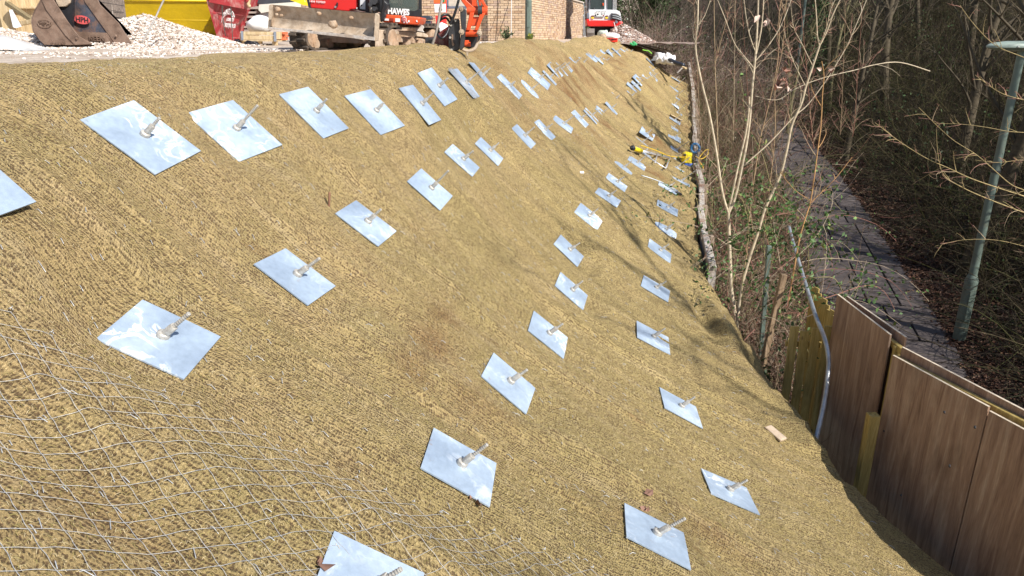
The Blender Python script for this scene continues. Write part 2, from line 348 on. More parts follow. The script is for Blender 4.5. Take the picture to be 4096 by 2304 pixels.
#  measured pose of the near plates: centre, normal, direction along the slope
NEARP = {
'P1': ((-1.79,3.6,-.48),(.61,-.2,.77),(.16,.98,.13)), 'P2': ((-1.61,4.33,-.54),(.58,-.29,.76),(.34,.94,.1)), 'P3': ((-1.35,5.14,-.52),(.68,-.19,.71),(.22,.97,.05)),
'P4': ((-1.07,5.87,-.59),(.65,-.27,.71),(.33,.94,.06)), 'P5': ((-.81,6.67,-.61),(.76,-.13,.64),(.17,.99,0)), 'P6': ((-.73,7.46,-.51),(.74,-.24,.64),(.24,.97,.08)),
'P7': ((-.51,8.29,-.53),(.72,-.1,.68),(.16,.99,-.02)), 'P8': ((-.36,9.21,-.5),(.75,-.04,.66),(.11,.99,-.06)), 'P9': ((-.03,9.99,-.68),(.69,-.12,.71),(.12,.99,.06)),
'P10': ((.27,10.99,-.8),(.67,-.16,.73),(.22,.98,.01)), 'P11': ((.42,11.69,-.68),(.62,-.22,.75),(.16,.98,.15)), 'P12': ((.63,12.64,-.72),(.7,-.11,.71),(.14,.99,.01)),
'M1': ((-1.61,3.1,-1.33),(.48,-.09,.87),(.04,1,.08)), 'M2': ((-1.33,4.28,-1.42),(.58,-.07,.81),(.18,.98,-.04)), 'M3': ((-1.12,5.49,-1.39),(.58,-.14,.8),(.2,.98,.04)),
'M4': ((-.77,6.82,-1.4),(.63,-.24,.74),(.22,.97,.13)), 'M5': ((-.55,8.11,-1.34),(.64,-.15,.75),(.15,.99,.07)), 'M6': ((-.29,9.39,-1.44),(.67,-.15,.72),(.15,.99,.07)),
'M7': ((.17,10.73,-1.43),(.69,-.17,.71),(.2,.98,.04)), 'M8': ((.53,12.02,-1.5),(.67,-.2,.71),(.26,.96,.03)), 'M9': ((.9,13.14,-1.54),(.55,-.18,.81),(.16,.98,.1)),
'M10': ((1.31,14.38,-1.58),(.67,-.2,.71),(.25,.97,.04)), 'M13': ((2.39,18.04,-1.74),(.7,-.16,.69),(.23,.97,0)),
'L2': ((-.27,3.3,-2.14),(.52,-.02,.85),(.06,1,-.02)), 'L3': ((-.02,4.6,-2.31),(.63,-.1,.77),(.18,.98,-.02)), 'L4': ((.32,5.96,-2.52),(.61,-.15,.77),(.15,.99,.07)),
'L5': ((.64,7.42,-2.63),(.62,-.18,.76),(.2,.97,.05)), 'L6': ((.7,8.65,-2.54),(.63,-.21,.75),(.28,.96,.04)), 'L7': ((1.06,9.87,-2.41),(.54,-.27,.79),(.31,.94,.12)),
'L8': ((1.46,10.96,-2.37),(.48,-.18,.86),(.29,.96,.04)), 'L9': ((1.78,12.35,-2.42),(.53,-.18,.83),(.26,.97,.04)), 'L10': ((2.09,13.71,-2.41),(.54,-.12,.83),(.22,.97,-.01)),
'L11': ((2.51,14.7,-2.49),(.5,-.19,.85),(.26,.96,.06)),
'K1': ((.84,3.55,-2.77),(.43,.08,.9),(.12,.98,-.15)), 'K2': ((1.67,4.79,-3.33),(.4,.07,.92),(.06,.99,-.1)), 'K3': ((1.54,5.95,-3.24),(.48,-.04,.88),(.08,1,.01)),
'K5': ((1.85,8.89,-3.12),(.45,-.15,.88),(.26,.96,.04)), 'K6': ((2.15,10.23,-3.01),(.53,-.18,.83),(.24,.97,.06)), 'K7': ((2.45,11.31,-2.98),(.47,-.18,.87),(.21,.97,.09)),
'K8': ((2.7,12.46,-2.89),(.39,-.17,.91),(.23,.97,.09)), 'K9': ((2.99,13.87,-2.82),(.42,-.12,.9),(.22,.96,.0)), 'K10': ((3.53,15.16,-2.95),(.41,-.03,.91),(.22,.97,-.07))}
NEARP = {k: ((_psc(v[0]), v[1], v[2]) if k[0] == 'P' else v) for k, v in NEARP.items()}
PRESS = [(v[0], v[1]) for v in NEARP.values()]
def matz(x, y):
    x = np.asarray(x, float); y = np.asarray(y, float)
    z = H0(x, y)+.015+folds(x, y)
    for a, b, sx, sy, h in BUMPS: z = z+h*np.exp(-((x-a)/sx)**2-((y-b)/sy)**2)
    for c, N in PRESS:                   # the plates are screwed down hard on it
        dx = x-c[0]; dy = y-c[1]; far = c[1] > 9.5
        r = np.sqrt((dx*1.15)**2+dy**2); k = sstep(.55, .22, r) if not far else sstep(.42, .12, r)*.9
        if not np.any(k > 0): continue
        z = z*(1-k)+k*(c[2]-(N[0]*dx+N[1]*dy)/N[2]-.013/N[2])
    return z
_gx = np.linspace(-4.9, 8.6, 680); _gy = np.concatenate([np.linspace(.6, 12, 420), np.linspace(12.06, 36, 380)])
_GX, _GY = np.meshgrid(_gx, _gy); _GZ = matz(_GX, _GY)
def mz(x, y):
    """quick look-up of the matting's height"""
    i = np.clip((np.asarray(x, float)-_gx[0])/(_gx[1]-_gx[0]), 0, len(_gx)-1.001)
    j = np.clip(np.interp(y, _gy, np.arange(len(_gy))), 0, len(_gy)-1.001)
    a = i.astype(int) if hasattr(i, 'astype') else int(i); b = j.astype(int) if hasattr(j, 'astype') else int(j)
    f = i-a; g = j-b
    return (_GZ[b, a]*(1-f)+_GZ[b, a+1]*f)*(1-g)+(_GZ[b+1, a]*(1-f)+_GZ[b+1, a+1]*f)*g
def hit(u, v, k=1.0, y0=1.0, y1=35.0):
    """where a line of sight through the photograph meets the matting"""
    r = ray(u, v, k); r = r/r[1]; Y = y0*1.0; prev = None
    ys = np.exp(np.linspace(math.log(y0), math.log(y1), 900))
    d = r[2]*ys-mz(r[0]*ys, ys); ok = (r[0]*ys > -4.8) & (r[0]*ys < 8.5)
    idx = np.where((d[1:] < 0) & (d[:-1] >= 0) & ok[1:])[0]
    if len(idx) == 0: return None
    i = idx[0]; t = d[i]/(d[i]-d[i+1]); Y = ys[i]+t*(ys[i+1]-ys[i])
    return Vector(r*Y)
def mnorm(x, y, e=.12):
    gx = (mz(x+e, y)-mz(x-e, y))/(2*e); gy = (mz(x, y+e)-mz(x, y-e))/(2*e)
    return Vector((-float(gx), -float(gy), 1)).normalized()
# path and lower ground
def path_z(y): return -5.2+.07*(np.asarray(y, float)-12)
def path_r(y): return np.interp(y, [0, 4, 10.7, 12, 15.1, 19.7, 24, 30.7, 38, 45, 60, 90], [4.4, 5.6, 7.36, 7.8, 8.6, 9.75, 10.7, 12.0, 13.2, 14.1, 15.2, 16])
def low_z(x, y):
    x = np.asarray(x, float); y = np.asarray(y, float)
    r = path_r(y); l = r-2.05; p = path_z(y)
    dr = np.maximum(x-r-.12, 0); dl = np.maximum(l-.15-x, 0)
    bank = .12*np.minimum(dr, .8)+.42*np.maximum(dr-.6, 0)*sstep(.6, 3, dr)
    bank = np.minimum(bank, 4+.12*dr+.06*y)
    left = np.minimum(.10*dl+.16*sstep(0, 2, dl)*dl, 1.2)
    n = fbm(x*.9, y*.9, 71, 4)*.09*sstep(0, .8, dr+dl)+fbm(x*5, y*5, 75, 3)*.02*sstep(0, .3, dr+dl)
    return p-.03+bank+left+n

# ------------------------------------------------------------------ materials of the ground
def mat_soil():
    t = NT('brown_soil'); a = t.noise(3, 8, .65)
    t.col(t.ramp(a, [(.3, (.055, .03, .016)), (.55, (.12, .07, .04)), (.75, (.2, .13, .08))])); t.rough(.95)
    t.bump(t.noise(30, 6, .7), .8, .03); return t.m
def mat_matting():
    """knotted coir-coloured erosion mat: open cells with brown soil in them, fibrous rims, worn and stained patches"""
    t = NT('coir_matting'); uv = t.co('UV')
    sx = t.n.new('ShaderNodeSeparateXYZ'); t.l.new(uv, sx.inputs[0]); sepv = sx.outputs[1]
    wob = t.noise(7, 2, .5, uv, color=True)
    m = t.n.new('ShaderNodeVectorMath'); m.operation = 'MULTIPLY_ADD'; t.l.new(wob, m.inputs[0]); m.inputs[1].default_value = (.05, .05, 0); t.l.new(uv, m.inputs[2])
    m2 = t.n.new('ShaderNodeVectorMath'); m2.operation = 'MULTIPLY_ADD'; t.l.new(t.noise(70, 2, .6, uv, color=True), m2.inputs[0]); m2.inputs[1].default_value = (.016, .016, 0); t.l.new(m.outputs[0], m2.inputs[2])
    uvw = m2.outputs[0]
    cell_uv = t.co(scale=(.82, 1.12, 1), rot=(0, 0, .06), src=uvw)
    cell = t.voro(62, 'F1', cell_uv, .34)
    cid = t.voro(62, 'F1', cell_uv, .34, 'Color')
    fib = t.noise(380, 3, .7, uvw, 1.0); fib2 = t.noise(120, 4, .7, uvw, 1.5)
    big = t.noise(1.0, 5, .6, uv); mid = t.noise(4.5, 5, .65, uv)
    strk = t.noise(1, 4, .6, t.co(scale=(7, .7, 1), src=uv))
    thr = t.math('ADD', t.math('MULTIPLY', t.math('SUBTRACT', mid, .5), .35), t.math('MULTIPLY', t.math('SUBTRACT', fib2, .5), .28))
    thr = t.math('ADD', thr, t.math('MULTIPLY', t.math('SUBTRACT', cid, .5), .34))
    d = t.math('ADD', cell, thr)
    sp_ = t.n.new('ShaderNodeSeparateXYZ'); t.l.new(uvw, sp_.inputs[0])
    rib = t.math('SINE', t.math('MULTIPLY', sp_.outputs[0], 2*math.pi/.031)); d = t.math('ADD', d, t.math('MULTIPLY', rib, .10))
    hole = t.ramp(d, [(.20, 1.0), (.40, 0.0)])
    tan = t.ramp(fib, [(.28, (.30, .20, .085)), (.5, (.62, .45, .21)), (.72, (.95, .73, .42))])
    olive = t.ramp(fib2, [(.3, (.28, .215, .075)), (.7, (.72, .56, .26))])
    k = t.mix(tan, olive, t.math('MULTIPLY', t.math('MINIMUM', t.math('ADD', t.ramp(big, [(.40, 0.0), (.64, .7)]), t.ramp(t.math('ADD', t.math('MULTIPLY', sepv, .16), t.math('MULTIPLY', mid, .5)), [(.35, 0.0), (.75, .75)])), 1.0), .9))  # olive deepens toward the toe: part own colour, part shade painted in
    k = t.mix(k, (.80, .63, .40), t.ramp(strk, [(.5, 0.0), (.8, .4)]))
    soil = t.ramp(t.noise(60, 4, .6, uv), [(.3, (.10, .06, .032)), (.7, (.21, .13, .072))])
    stain = t.ramp(t.noise(2.0, 6, .62, t.co(scale=(1.5, .8, 1), src=uv), .4), [(.62, 0.0), (.78, .5)])
    k = t.mix(k, (.27, .13, .055), t.math('MAXIMUM', stain, t.math('MULTIPLY', t.attr(), .8)))
    sp = t.voro(125, 'F1', uvw, .9); k = t.mix(k, (.17, .11, .05), t.ramp(sp, [(.12, .6), (.42, 0.0)]))
    k = t.mix(k, soil, t.math('MULTIPLY', hole, .86))
    t.col(k); t.rough(.9); t.b.inputs['Specular IOR Level'].default_value = .2
    h = t.math('ADD', t.ramp(d, [(.1, 0.0), (.55, 1.0)]), t.math('MULTIPLY', fib, .6))
    h = t.math('ADD', h, t.math('MULTIPLY', fib2, .6))
    t.bump(h, 1.0, .016)
    return t.m
def mat_platform():
    t = NT('crushed_stone_dirt'); a = t.noise(2.2, 8, .6, t.co(scale=(1, 1.6, 1))); b = t.noise(14, 6, .7)
    k = t.ramp(a, [(.3, (.36, .27, .20)), (.5, (.54, .44, .35)), (.68, (.68, .59, .50))])
    k = t.mix(k, t.ramp(b, [(.35, .72), (.65, 1.12)]), 1, 'MULTIPLY'); t.col(k); t.rough(.95)
    t.bump(t.noise(22, 8, .7), .8, .03); return t.m
def mat_floor():
    t = NT('woodland_floor'); a = t.noise(1.3, 7, .65); v = t.voro(26, 'F1', None, 1, 'Color'); g = t.noise(4, 5, .6)
    lf = t.ramp(v, [(.2, (.03, .017, .011)), (.5, (.075, .042, .028)), (.8, (.15, .085, .055))])
    k = t.mix(lf, (.028, .02, .012), t.ramp(a, [(.45, 0.0), (.65, .85)]))
    k = t.mix(k, (.035, .045, .014), t.ramp(g, [(.6, 0.0), (.72, .6)]))
    t.col(k); t.rough(.95); t.bump(t.voro(26, 'F1'), .7, .03); return t.m

# ------------------------------------------------------------------ the setting: ground sheets
M_mat = mat_matting(); M_soil = mat_soil(); M_plat = mat_platform(); M_floor = mat_floor()
def GR(y): return np.interp(y, [31.4, 33.5, 36, 40, 60, 170], [float(toe_x(31.4))+.02, 6.2, 5.7, 5.9, 10, 25])
def wood_z(x, y):
    z = low_z(x, y); k = sstep(30.9, 35.5, y)*(1-sstep(GR(y)-.2, GR(y)+3.4, x)); z = z*(1-k)+(-.95+.06*fbm(x*2, y*2, 5, 3))*k
    return z+np.where(y > 52, (y-52)*.16, 0)
# platform (building site level) reaching far back
ys = np.concatenate([np.linspace(-6, 1, 8), np.exp(np.linspace(math.log(1.3), math.log(45), 220)), np.linspace(48, 160, 14)])
us = np.linspace(0, 1, 140)
X = np.empty((len(ys), len(us)))
for i, y in enumerate(ys):
    right = float(toe_x(y))+.02 if y < 31.4 else float(GR(y))
    left = -60.0
    q = us**.28
    X[i] = left+(right-left)*q
Yg = np.repeat(ys[:, None], len(us), 1)
Z = np.where(Yg < 36, H0(X, np.clip(Yg, .6, 36)), 0)
edge = sstep(33, 40, Yg)
Z = Z*(1-edge)+edge*(ZP)
Z = np.where(X < -4.8, ZP+.02*vnoise(X*.8, Yg*.8, 5), Z)+fbm(X*2.2, Yg*2.2, 91, 4)*.012
Z -= .28*sstep(0, .5, X-crest_top(np.clip(Yg, 0, 34)))*sstep(30.9, 29.0, Yg)
Z = Z+np.where(Yg > 52, (Yg-52)*.16, 0)
Z = Z-.5*sstep(1.3, 0, np.array([GR(v) for v in Yg[:, 0]])[:, None]-X)*(Yg > 31.4)*sstep(31.2, 33, Yg)
o = link('ground', npmesh('ground', np.stack([X, Yg, Z], -1).reshape(-1, 3), grid_faces(*X.shape)[:, ::-1]), None, M_plat); tag(o, kind='structure')
# soil slope just under the matting
# lower ground with the wooded bank
ys = np.concatenate([np.linspace(-6, 2, 8), np.exp(np.linspace(math.log(2.3), math.log(70), 260)), np.linspace(74, 170, 12)])
qs = np.linspace(0, 1, 200)
X = np.empty((len(ys), len(qs)))
for i, y in enumerate(ys):
    l = float(toe_x(max(y, 0)))-.05 if y < 31.4 else float(GR(y))-.25
    X[i] = l+(100-l)*(qs**3*.85+qs*.15)
Yg = np.repeat(ys[:, None], len(qs), 1)
Z = wood_z(X, Yg)
o = link('woodland_ground', npmesh('woodland_ground', np.stack([X, Yg, Z], -1).reshape(-1, 3), grid_faces(*X.shape)[:, ::-1]), None, M_floor); tag(o, kind='structure')
# ------------------------------------------------------------------ the matting itself
NY, NX = 760, 520
yy = np.exp(np.linspace(math.log(.75), math.log(30.7), NY))
X = np.empty((NY, NX)); qs = np.linspace(0, 1, NX)
rag = .05*fbm(yy*3, yy*0, 13, 4)
for i, y in enumerate(yy):
    a = float(crest_top(y))+rag[i]*1.5; b = float(toe_x(y))+rag[i]*.6; X[i] = a+(b-a)*qs
Yg = np.repeat(yy[:, None], NX, 1)
Z = matz(X, Yg)
Z += .006*fbm(X*28, Yg*28, 101, 2)+.010*np.abs(fbm(X*13, Yg*13, 111, 2))
Q = np.repeat(qs[None], NY, 0)
Z -= .03*sstep(.012, 0, Q)
# skirt hanging over the toe
nsk = 10; Xs = []; Zs = []
for k in range(1, nsk+1):
    f = k/nsk; hang = .30*sstep(10.2, 8.8, yy)+.10
    Xs.append(X[:, -1]+.07*math.sin(f*1.6)+.02*fbm(yy*4, yy*0+k*.2, 7, 2)); Zs.append(Z[:, -1]-hang*f**1.3)
X = np.concatenate([X, np.array(Xs).T], 1); Z = np.concatenate([Z, np.array(Zs).T], 1); Yg = np.repeat(yy[:, None], X.shape[1], 1)
U = np.zeros_like(X); V = np.zeros_like(X)
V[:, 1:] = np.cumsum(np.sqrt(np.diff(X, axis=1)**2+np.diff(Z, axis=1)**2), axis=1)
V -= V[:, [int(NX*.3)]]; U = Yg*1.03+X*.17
wear = .55*sstep(.15, .6, fbm(X*1.1+Yg*.1, Yg*.55, 301, 4)+.25*fbm(X*1.5, Yg*5, 307, 3))*sstep(6, 16, Yg)
for p in PROW+MROW+LROW+KROW:                     # bare soil rubbed through below the far plates
    if p[1] > 11:
        dx = X-p[0]-.32; dy = Yg-p[1]+.06; wear = np.maximum(wear, np.exp(-(dx/.36)**2-(dy/.24)**2)*sstep(11, 16, p[1])*(.95+.35*math.sin(p[1]*7.7)))
for u, v, sx, sy, am in ((1120, 800, .12, .2, .6), (1085, 860, .12, .25, .8), (1040, 930, .12, .2, .7), (1200, 1010, .3, .2, .4), (1560, 1300, .3, .15, .4), (1440, 1230, .2, .15, .3), (1830, 1370, .35, .15, .5), (300, 1350, .3, .2, .35)):
    q = hit(u, v, 1.59)
    if q: wear = np.maximum(wear, am*np.exp(-((X-q.x)/sx)**2-((Yg-q.y)/sy)**2))
wear = np.clip(wear*(.75+.6*vnoise(X*9, Yg*9, 77)), 0, 1)
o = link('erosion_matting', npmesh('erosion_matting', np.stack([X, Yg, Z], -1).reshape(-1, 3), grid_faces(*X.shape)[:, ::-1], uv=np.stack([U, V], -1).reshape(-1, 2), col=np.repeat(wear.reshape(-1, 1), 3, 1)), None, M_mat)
tag(o, 'olive tan coir erosion matting draped over the whole slope under the metal plates', 'matting')
# ------------------------------------------------------------------ soil nail plates
def mat_galv():
    t = NT('galvanised_plate'); v = t.rndvec('Object', 61.0)
    cl = t.noise(2.2, 4, .5, v, .4); fine = t.noise(26, 5, .6, v)
    base = t.ramp(cl, [(.3, (.27, .34, .44)), (.5, (.345, .43, .54)), (.68, (.45, .54, .65))])
    # dried white tide lines left by water
    rid = t.math('ABSOLUTE', t.math('SUBTRACT', t.noise(4.2, 5, .55, v, 1.6), .5))
    line = t.ramp(rid, [(.0, 1.0), (.012, .85), (.03, 0.0)])
    gate = t.ramp(t.noise(2.2, 2, .5, v), [(.50, 0.0), (.60, 1.0)])
    amt = t.math('MULTIPLY', t.math('MULTIPLY', line, gate), t.ramp(t.rnd(), [(.3, .15), (.6, 1.0)]))
    patch = t.ramp(t.noise(3.6, 6, .62, v, .5), [(.63, 0.0), (.73, .55)])
    k = t.mix(base, (.86, .90, .95), t.math('MAXIMUM', amt, patch))
    k = t.mix(k, t.ramp(fine, [(.3, .86), (.7, 1.06)]), 1, 'MULTIPLY')
    rust = t.ramp(t.noise(9, 7, .72, v), [(.64, 0.0), (.72, .85)])
    k = t.mix(k, (.30, .2, .13), t.math('MULTIPLY', rust, .7)); t.col(k)
    t.metal(.12); t.rough(t.ramp(cl, [(.3, .32), (.7, .55)])); t.bump(t.noise(7, 3, .5, v), .12, .02); return t.m
def mat_steel():
    t = NT('zinc_steel'); v = t.rndvec('Object', 20)
    t.col(t.ramp(t.noise(60, 4, .6, v), [(.3, (.34, .32, .29)), (.7, (.62, .60, .55))])); t.metal(.3); t.rough(.5); return t.m
M_galv = mat_galv(); M_zinc = mat_steel()
def plate_mesh(seed, S=.40):
    r = random.Random(seed); n = 12; vs = []; fs = []
    for top in (1, 0):
        for j in range(n+1):
            for i in range(n+1):
                x = (i/n-.5)*S; y = (j/n-.5)*S; d = math.hypot(x, y)
                z = .012*math.exp(-(d/.05)**2)+.0015*math.sin(9*x+seed)*math.cos(7*y+seed*2)
                vs.append((x, y, z+(.004 if top else -.004)))
    m = (n+1)**2
    for j in range(n):
        for i in range(n):
            a = j*(n+1)+i; fs.append((a, a+1, a+n+2, a+n+1)); fs.append((m+a, m+a+n+1, m+a+n+2, m+a+1))
    rim = [i for i in range(n+1)]+[(j*(n+1)+n) for j in range(1, n+1)]+[n*(n+1)+i for i in range(n-1, -1, -1)]+[j*(n+1) for j in range(n-1, 0, -1)]
    for q in range(len(rim)):
        a, b = rim[q], rim[(q+1) % len(rim)]; fs.append((a, m+a, m+b, b))
    me = bpy.data.meshes.new('plate'); me.from_pydata(vs, [], fs); me.update(); me.materials.append(M_galv)
    for p in me.polygons: p.use_smooth = True
    me.set_sharp_from_angle(angle=R(40)); return me
PLM = [plate_mesh(k) for k in range(4)]; PLB = [plate_mesh(k+10, .50) for k in range(4)]
def lathe(mb, prof, n=20, M=None):
    vs = []; fs = []
    for r, z in prof:
        for k in range(n): a = 2*math.pi*k/n; vs.append((r*math.cos(a), r*math.sin(a), z))
    for i in range(len(prof)-1):
        for k in range(n): fs.append((i*n+k, i*n+(k+1) % n, (i+1)*n+(k+1) % n, (i+1)*n+k))
    fs.append(tuple(range(n))); fs.append(tuple(reversed(range((len(prof)-1)*n, len(prof)*n))))
    return mb.add(vs, fs, M)
def keep(mb, name, mat, auto=35):
    o = mb.build(name, mat, auto=auto); me = o.data; bpy.data.objects.remove(o); return me
mb = MB(); lathe(mb, [(.030, -.004), (.031, .008), (.029, .018), (.024, .022), (.014, .023)]); ME_wash = keep(mb, 'washer', M_zinc)
mb = MB(); lathe(mb, [(.019, .018), (.0205, .022), (.0205, .082), (.018, .087), (.013, .087)], 6); ME_nut = keep(mb, 'nut', M_zinc, 30)
def bar_mesh(L):
    mb = MB(); prof = []; z = .085
    while z < .085+L:
        prof += [(.0085, z), (.0108, z+.004), (.0108, z+.007), (.0085, z+.010)]; z += .014
    prof += [(.010, z), (.004, z+.002)]
    lathe(mb, prof, 10); return keep(mb, 'threaded_bar', M_zinc, 50)
BARS = {L: bar_mesh(L) for L in (.02, .07, .10, .16, .26)}
BARDIR = Vector((.74, -.17, .64)).normalized()
def Rvn(X, dn, loc):
    X = Vector(X).normalized(); D = Vector(dn).normalized(); N = X.cross(-D).normalized()
    if N.z < 0: N = -N
    Y = N.cross(X).normalized(); return basis(X, Y, N, loc)
def nail(loc, N, X, label, L=.07, seed=0, big=False):
    N = Vector(N).normalized(); X = Vector(X); X = (X-N*X.dot(N)).normalized(); Y = N.cross(X)
    root = empty('bearing_plate', (0, 0, 0), 0, label, 'metal plate', 'soil nail plates on the slope')
    root.matrix_world = basis(X, Y, N, Vector(loc))
    r = random.Random(seed*13+5)
    p = link('plate', (PLB if big else PLM)[seed % 4], root)
    b = (BARDIR+Vector((r.uniform(-.09, .09), r.uniform(-.09, .09), r.uniform(-.07, .07)))).normalized()
    q = (root.matrix_world.to_3x3().inverted() @ b).normalized()
    Mq = q.to_track_quat('Z', 'Y').to_matrix().to_4x4(); Mq.translation = Vector((0, 0, .014))
    for nm, me in (('washer', ME_wash), ('nut', ME_nut), ('threaded_bar', BARS[L])):
        o = link(nm, me, root); o.matrix_local = Mq if nm != 'washer' else Matrix.Translation((0, 0, .014))
    return root
ORD = 'nearest second third fourth fifth sixth seventh eighth ninth tenth eleventh twelfth thirteenth fourteenth fifteenth sixteenth seventeenth eighteenth nineteenth twentieth twenty-first twenty-second twenty-third twenty-fourth twenty-fifth twenty-sixth'.split()
ROWN = {'P': 'top row', 'M': 'second row down', 'L': 'third row down', 'K': 'bottom row by the toe'}
#  the rest sit where their line of sight meets the matting (photograph coordinates)
FARP = {'P0': (-252, 722), 'P13': (2222, 280), 'P14': (2245, 277), 'P15': (2267, 261), 'P16': (2303, 250), 'P17': (2335, 249), 'P18': (2368, 229), 'P19': (2397, 234), 'P20': (2427, 241),
 'P21': (2422, 213), 'P22': (2449, 214), 'P23': (2469, 205), 'P24': (2499, 205), 'P25': (2523, 206), 'M11': (2366, 462), 'M12': (2412, 450), 'M14': (2466, 392),
 'M15': (2528, 382), 'M16': (2529, 348), 'M17': (2550, 338), 'M18': (2555, 319), 'M19': (2589, 314), 'M20': (2615, 306), 'M21': (2612, 281), 'M22': (2602, 244),
 'L1': (1468, 2372), 'L12': (2577, 606), 'L13': (2566, 570), 'L14': (2590, 533), 'K4': (2608, 1356),
 'K11': (2709, 669), 'K12': (2698, 632), 'K13': (2709, 598), 'K14': (2699, 548), 'K15': (2691, 511), 'K16': (2702, 477), 'K17': (2709, 447), 'K18': (2698, 417),
 'K19': (2703, 385), 'K20': (2696, 356), 'K21': (2713, 336), 'K22': (2704, 315)}
LOOK = {
'P0': 'pale grey plate cut off by the left edge of the picture beside the crest',
'P1': 'large pale plate covered in curling white tide lines, nearest whole one of the top row',
'P2': 'blue grey plate with brushed white smears, next to the swirled plate of the top row',
'P3': 'third plate of the top row, dull blue corner and white dribble down its lower half',
'P4': 'fourth plate of the top row, plain pale zinc with its nail near the far edge',
'P5': 'fifth plate of the top row with broad white patches on its upper end',
'P6': 'sixth plate of the top row, bare patch ringed in white below its nail',
'P7': 'plate of the top row half hidden under wire mesh with a long thin bar',
'P8': 'narrow plate bent over the crest just right of the mesh covered one',
'M1': 'big plain blue grey plate just above the loose wire netting, curved scratch below its nut',
'M2': 'second plate of the second row down, smooth with a white scribble near its lower corner',
'M3': 'third plate of the second row down, chalky white at its upper end',
'M4': 'plate split between chalk white and clean grey, fourth along the second row down',
'K1': 'dark blue plate nearest the camera in the bottom row, pale ring under its nut',
'K2': 'dark plate with a folded bright lower edge close to the hoarding',
'K5': 'plate of the bottom row with rusty streaks beside its nut, below the matting flap',
'L1': 'plate cut off by the bottom edge of the picture, lying on the wire netting',
'L2': 'clean pale blue plate with rust flecked lower edge beside the tip of the wire netting',
'K16': 'far plate of the bottom row with a splintered offcut of timber lying across it',
'K10': 'plate lying against the toe wall just below the yellow pump',
'K9': 'tilted grey plate standing on the long steel rod near the toe wall',
}
LEN = {'P1': .07, 'P7': .26, 'M6': .07, 'M1': .10, 'L2': .10, 'K1': .10}
for i, (k, v) in enumerate(list(NEARP.items())+list(FARP.items())):
    row = k[0]; n = int(k[1:])
    lab = LOOK.get(k, 'galvanised plate, %s from the near end of the %s' % (ORD[max(n-1, 0)], ROWN[row]))
    L = LEN.get(k, [.02, .07, .07, .10, .16][(i*7+n) % 5] if row in 'PM' else [.07, .10, .16, .26][(i*5+n) % 4] if n > 9 else .07)
    if k in NEARP:
        c, N, X = v; c = Vector(c)
        z = float(mz(c.x, c.y)); c = Vector(c)+Vector(N)*0.0
        nail(c, N, X, lab, L, i, row == 'P' and c.y < 15)
    else:
        p = hit(*v)
        if p is None: print('no hit', k); continue
        N = mnorm(p.x, p.y, .22); r = random.Random(i)
        far = p.y > 12
        base = Vector((.68, -.21, .70)) if row in 'PM' else Vector((.55, -.17, .82)) if row == 'L' else Vector((.46, -.15, .87))
        if k == 'L1': nail(p+Vector((.5, -.02, .86))*.02, (.5, -.02, .86), (.0, 1, -.02), lab, .07, i); continue
        N = (N*(1.1 if far else .2)+base+Vector((r.uniform(-.05, .05), r.uniform(-.06, .06), 0))*(1.0 if far else .3)).normalized()
        vw = (-p).normalized()
        while N.dot(vw) < (.12 if row in 'PM' else .16): N = (N+vw*.03).normalized()
        nail(p+N*(-.012 if far else .02), N, (.2+r.uniform(-.08, .08), .97, .04), lab, L, i, row == 'P' and p.y < 15)

# the plate wrapped in wire mesh
root = [o for o in bpy.data.objects if o.get('label') == LOOK['P7']][0]; mb = MB()
M_wire = simple('galvanised_wire', (.50, .51, .52), .45, .2, 30, metal=.35)
for i in range(15):
    y0 = -.27+i*.036; mb.tube([(-.27, y0, .012), (-.15, y0+.02, .016), (-.02, y0+.035, .014)], .002, 4)
for i in range(8): mb.tube([(-.27+i*.034, -.27, .014), (-.262+i*.034, 0, .017), (-.27+i*.034, .27, .014)], .002, 4)
o = mb.build('mesh_cover', M_wire, root, smooth=True); o['kind'] = 'stuff'
# ------------------------------------------------------------------ footpath of slabs
def mat_slab():
    t = NT('worn_paving'); v = t.rndvec('Object', 11)
    k = t.ramp(t.noise(2.5, 7, .65, v), [(.3, (.068, .054, .052)), (.55, (.105, .085, .08)), (.75, (.155, .13, .12))])
    rr = t.ramp(t.rnd(), [(0, .75), (1, 1.15)]); k = t.mix(k, rr, 1, 'MULTIPLY')
    k = t.mix(k, (.09, .085, .045), t.ramp(t.noise(5, 6, .7, v), [(.62, 0.0), (.75, .55)]))
    t.col(k); t.rough(.8); t.bump(t.noise(28, 6, .7, v), .35, .01); return t.m
M_slab = mat_slab()
ys = np.linspace(2, 62, 160); xs = np.linspace(0, 1, 7)
r_ = path_r(ys)[:, None]; X = (r_-2.15)+2.25*xs[None]; Yg = np.repeat(ys[:, None], 7, 1)
foot = link('footpath', npmesh('footpath', np.stack([X, Yg, path_z(Yg)-.012], -1).reshape(-1, 3), grid_faces(*X.shape)[:, ::-1]), None, simple('path_bedding', (.022, .018, .013), .95, .4, 8)); tag(foot, kind='structure')
slabmesh = {}
def slab_me(wd, dp):
    if (wd, dp) not in slabmesh:
        mb = MB(); mb.box((0, 0, 0), (wd-.042, dp-.042, .07), bev=.007); slabmesh[(wd, dp)] = keep(mb, 'paving_slab', M_slab, 30)
    return slabmesh[(wd, dp)]
y = 4.0; k = 0; r = random.Random(3)
PAT = [(.9, .6, .55), (.45, .9, .7), (.75, .75, .55), (.55, .6, .9), (.6, .9, .55)]
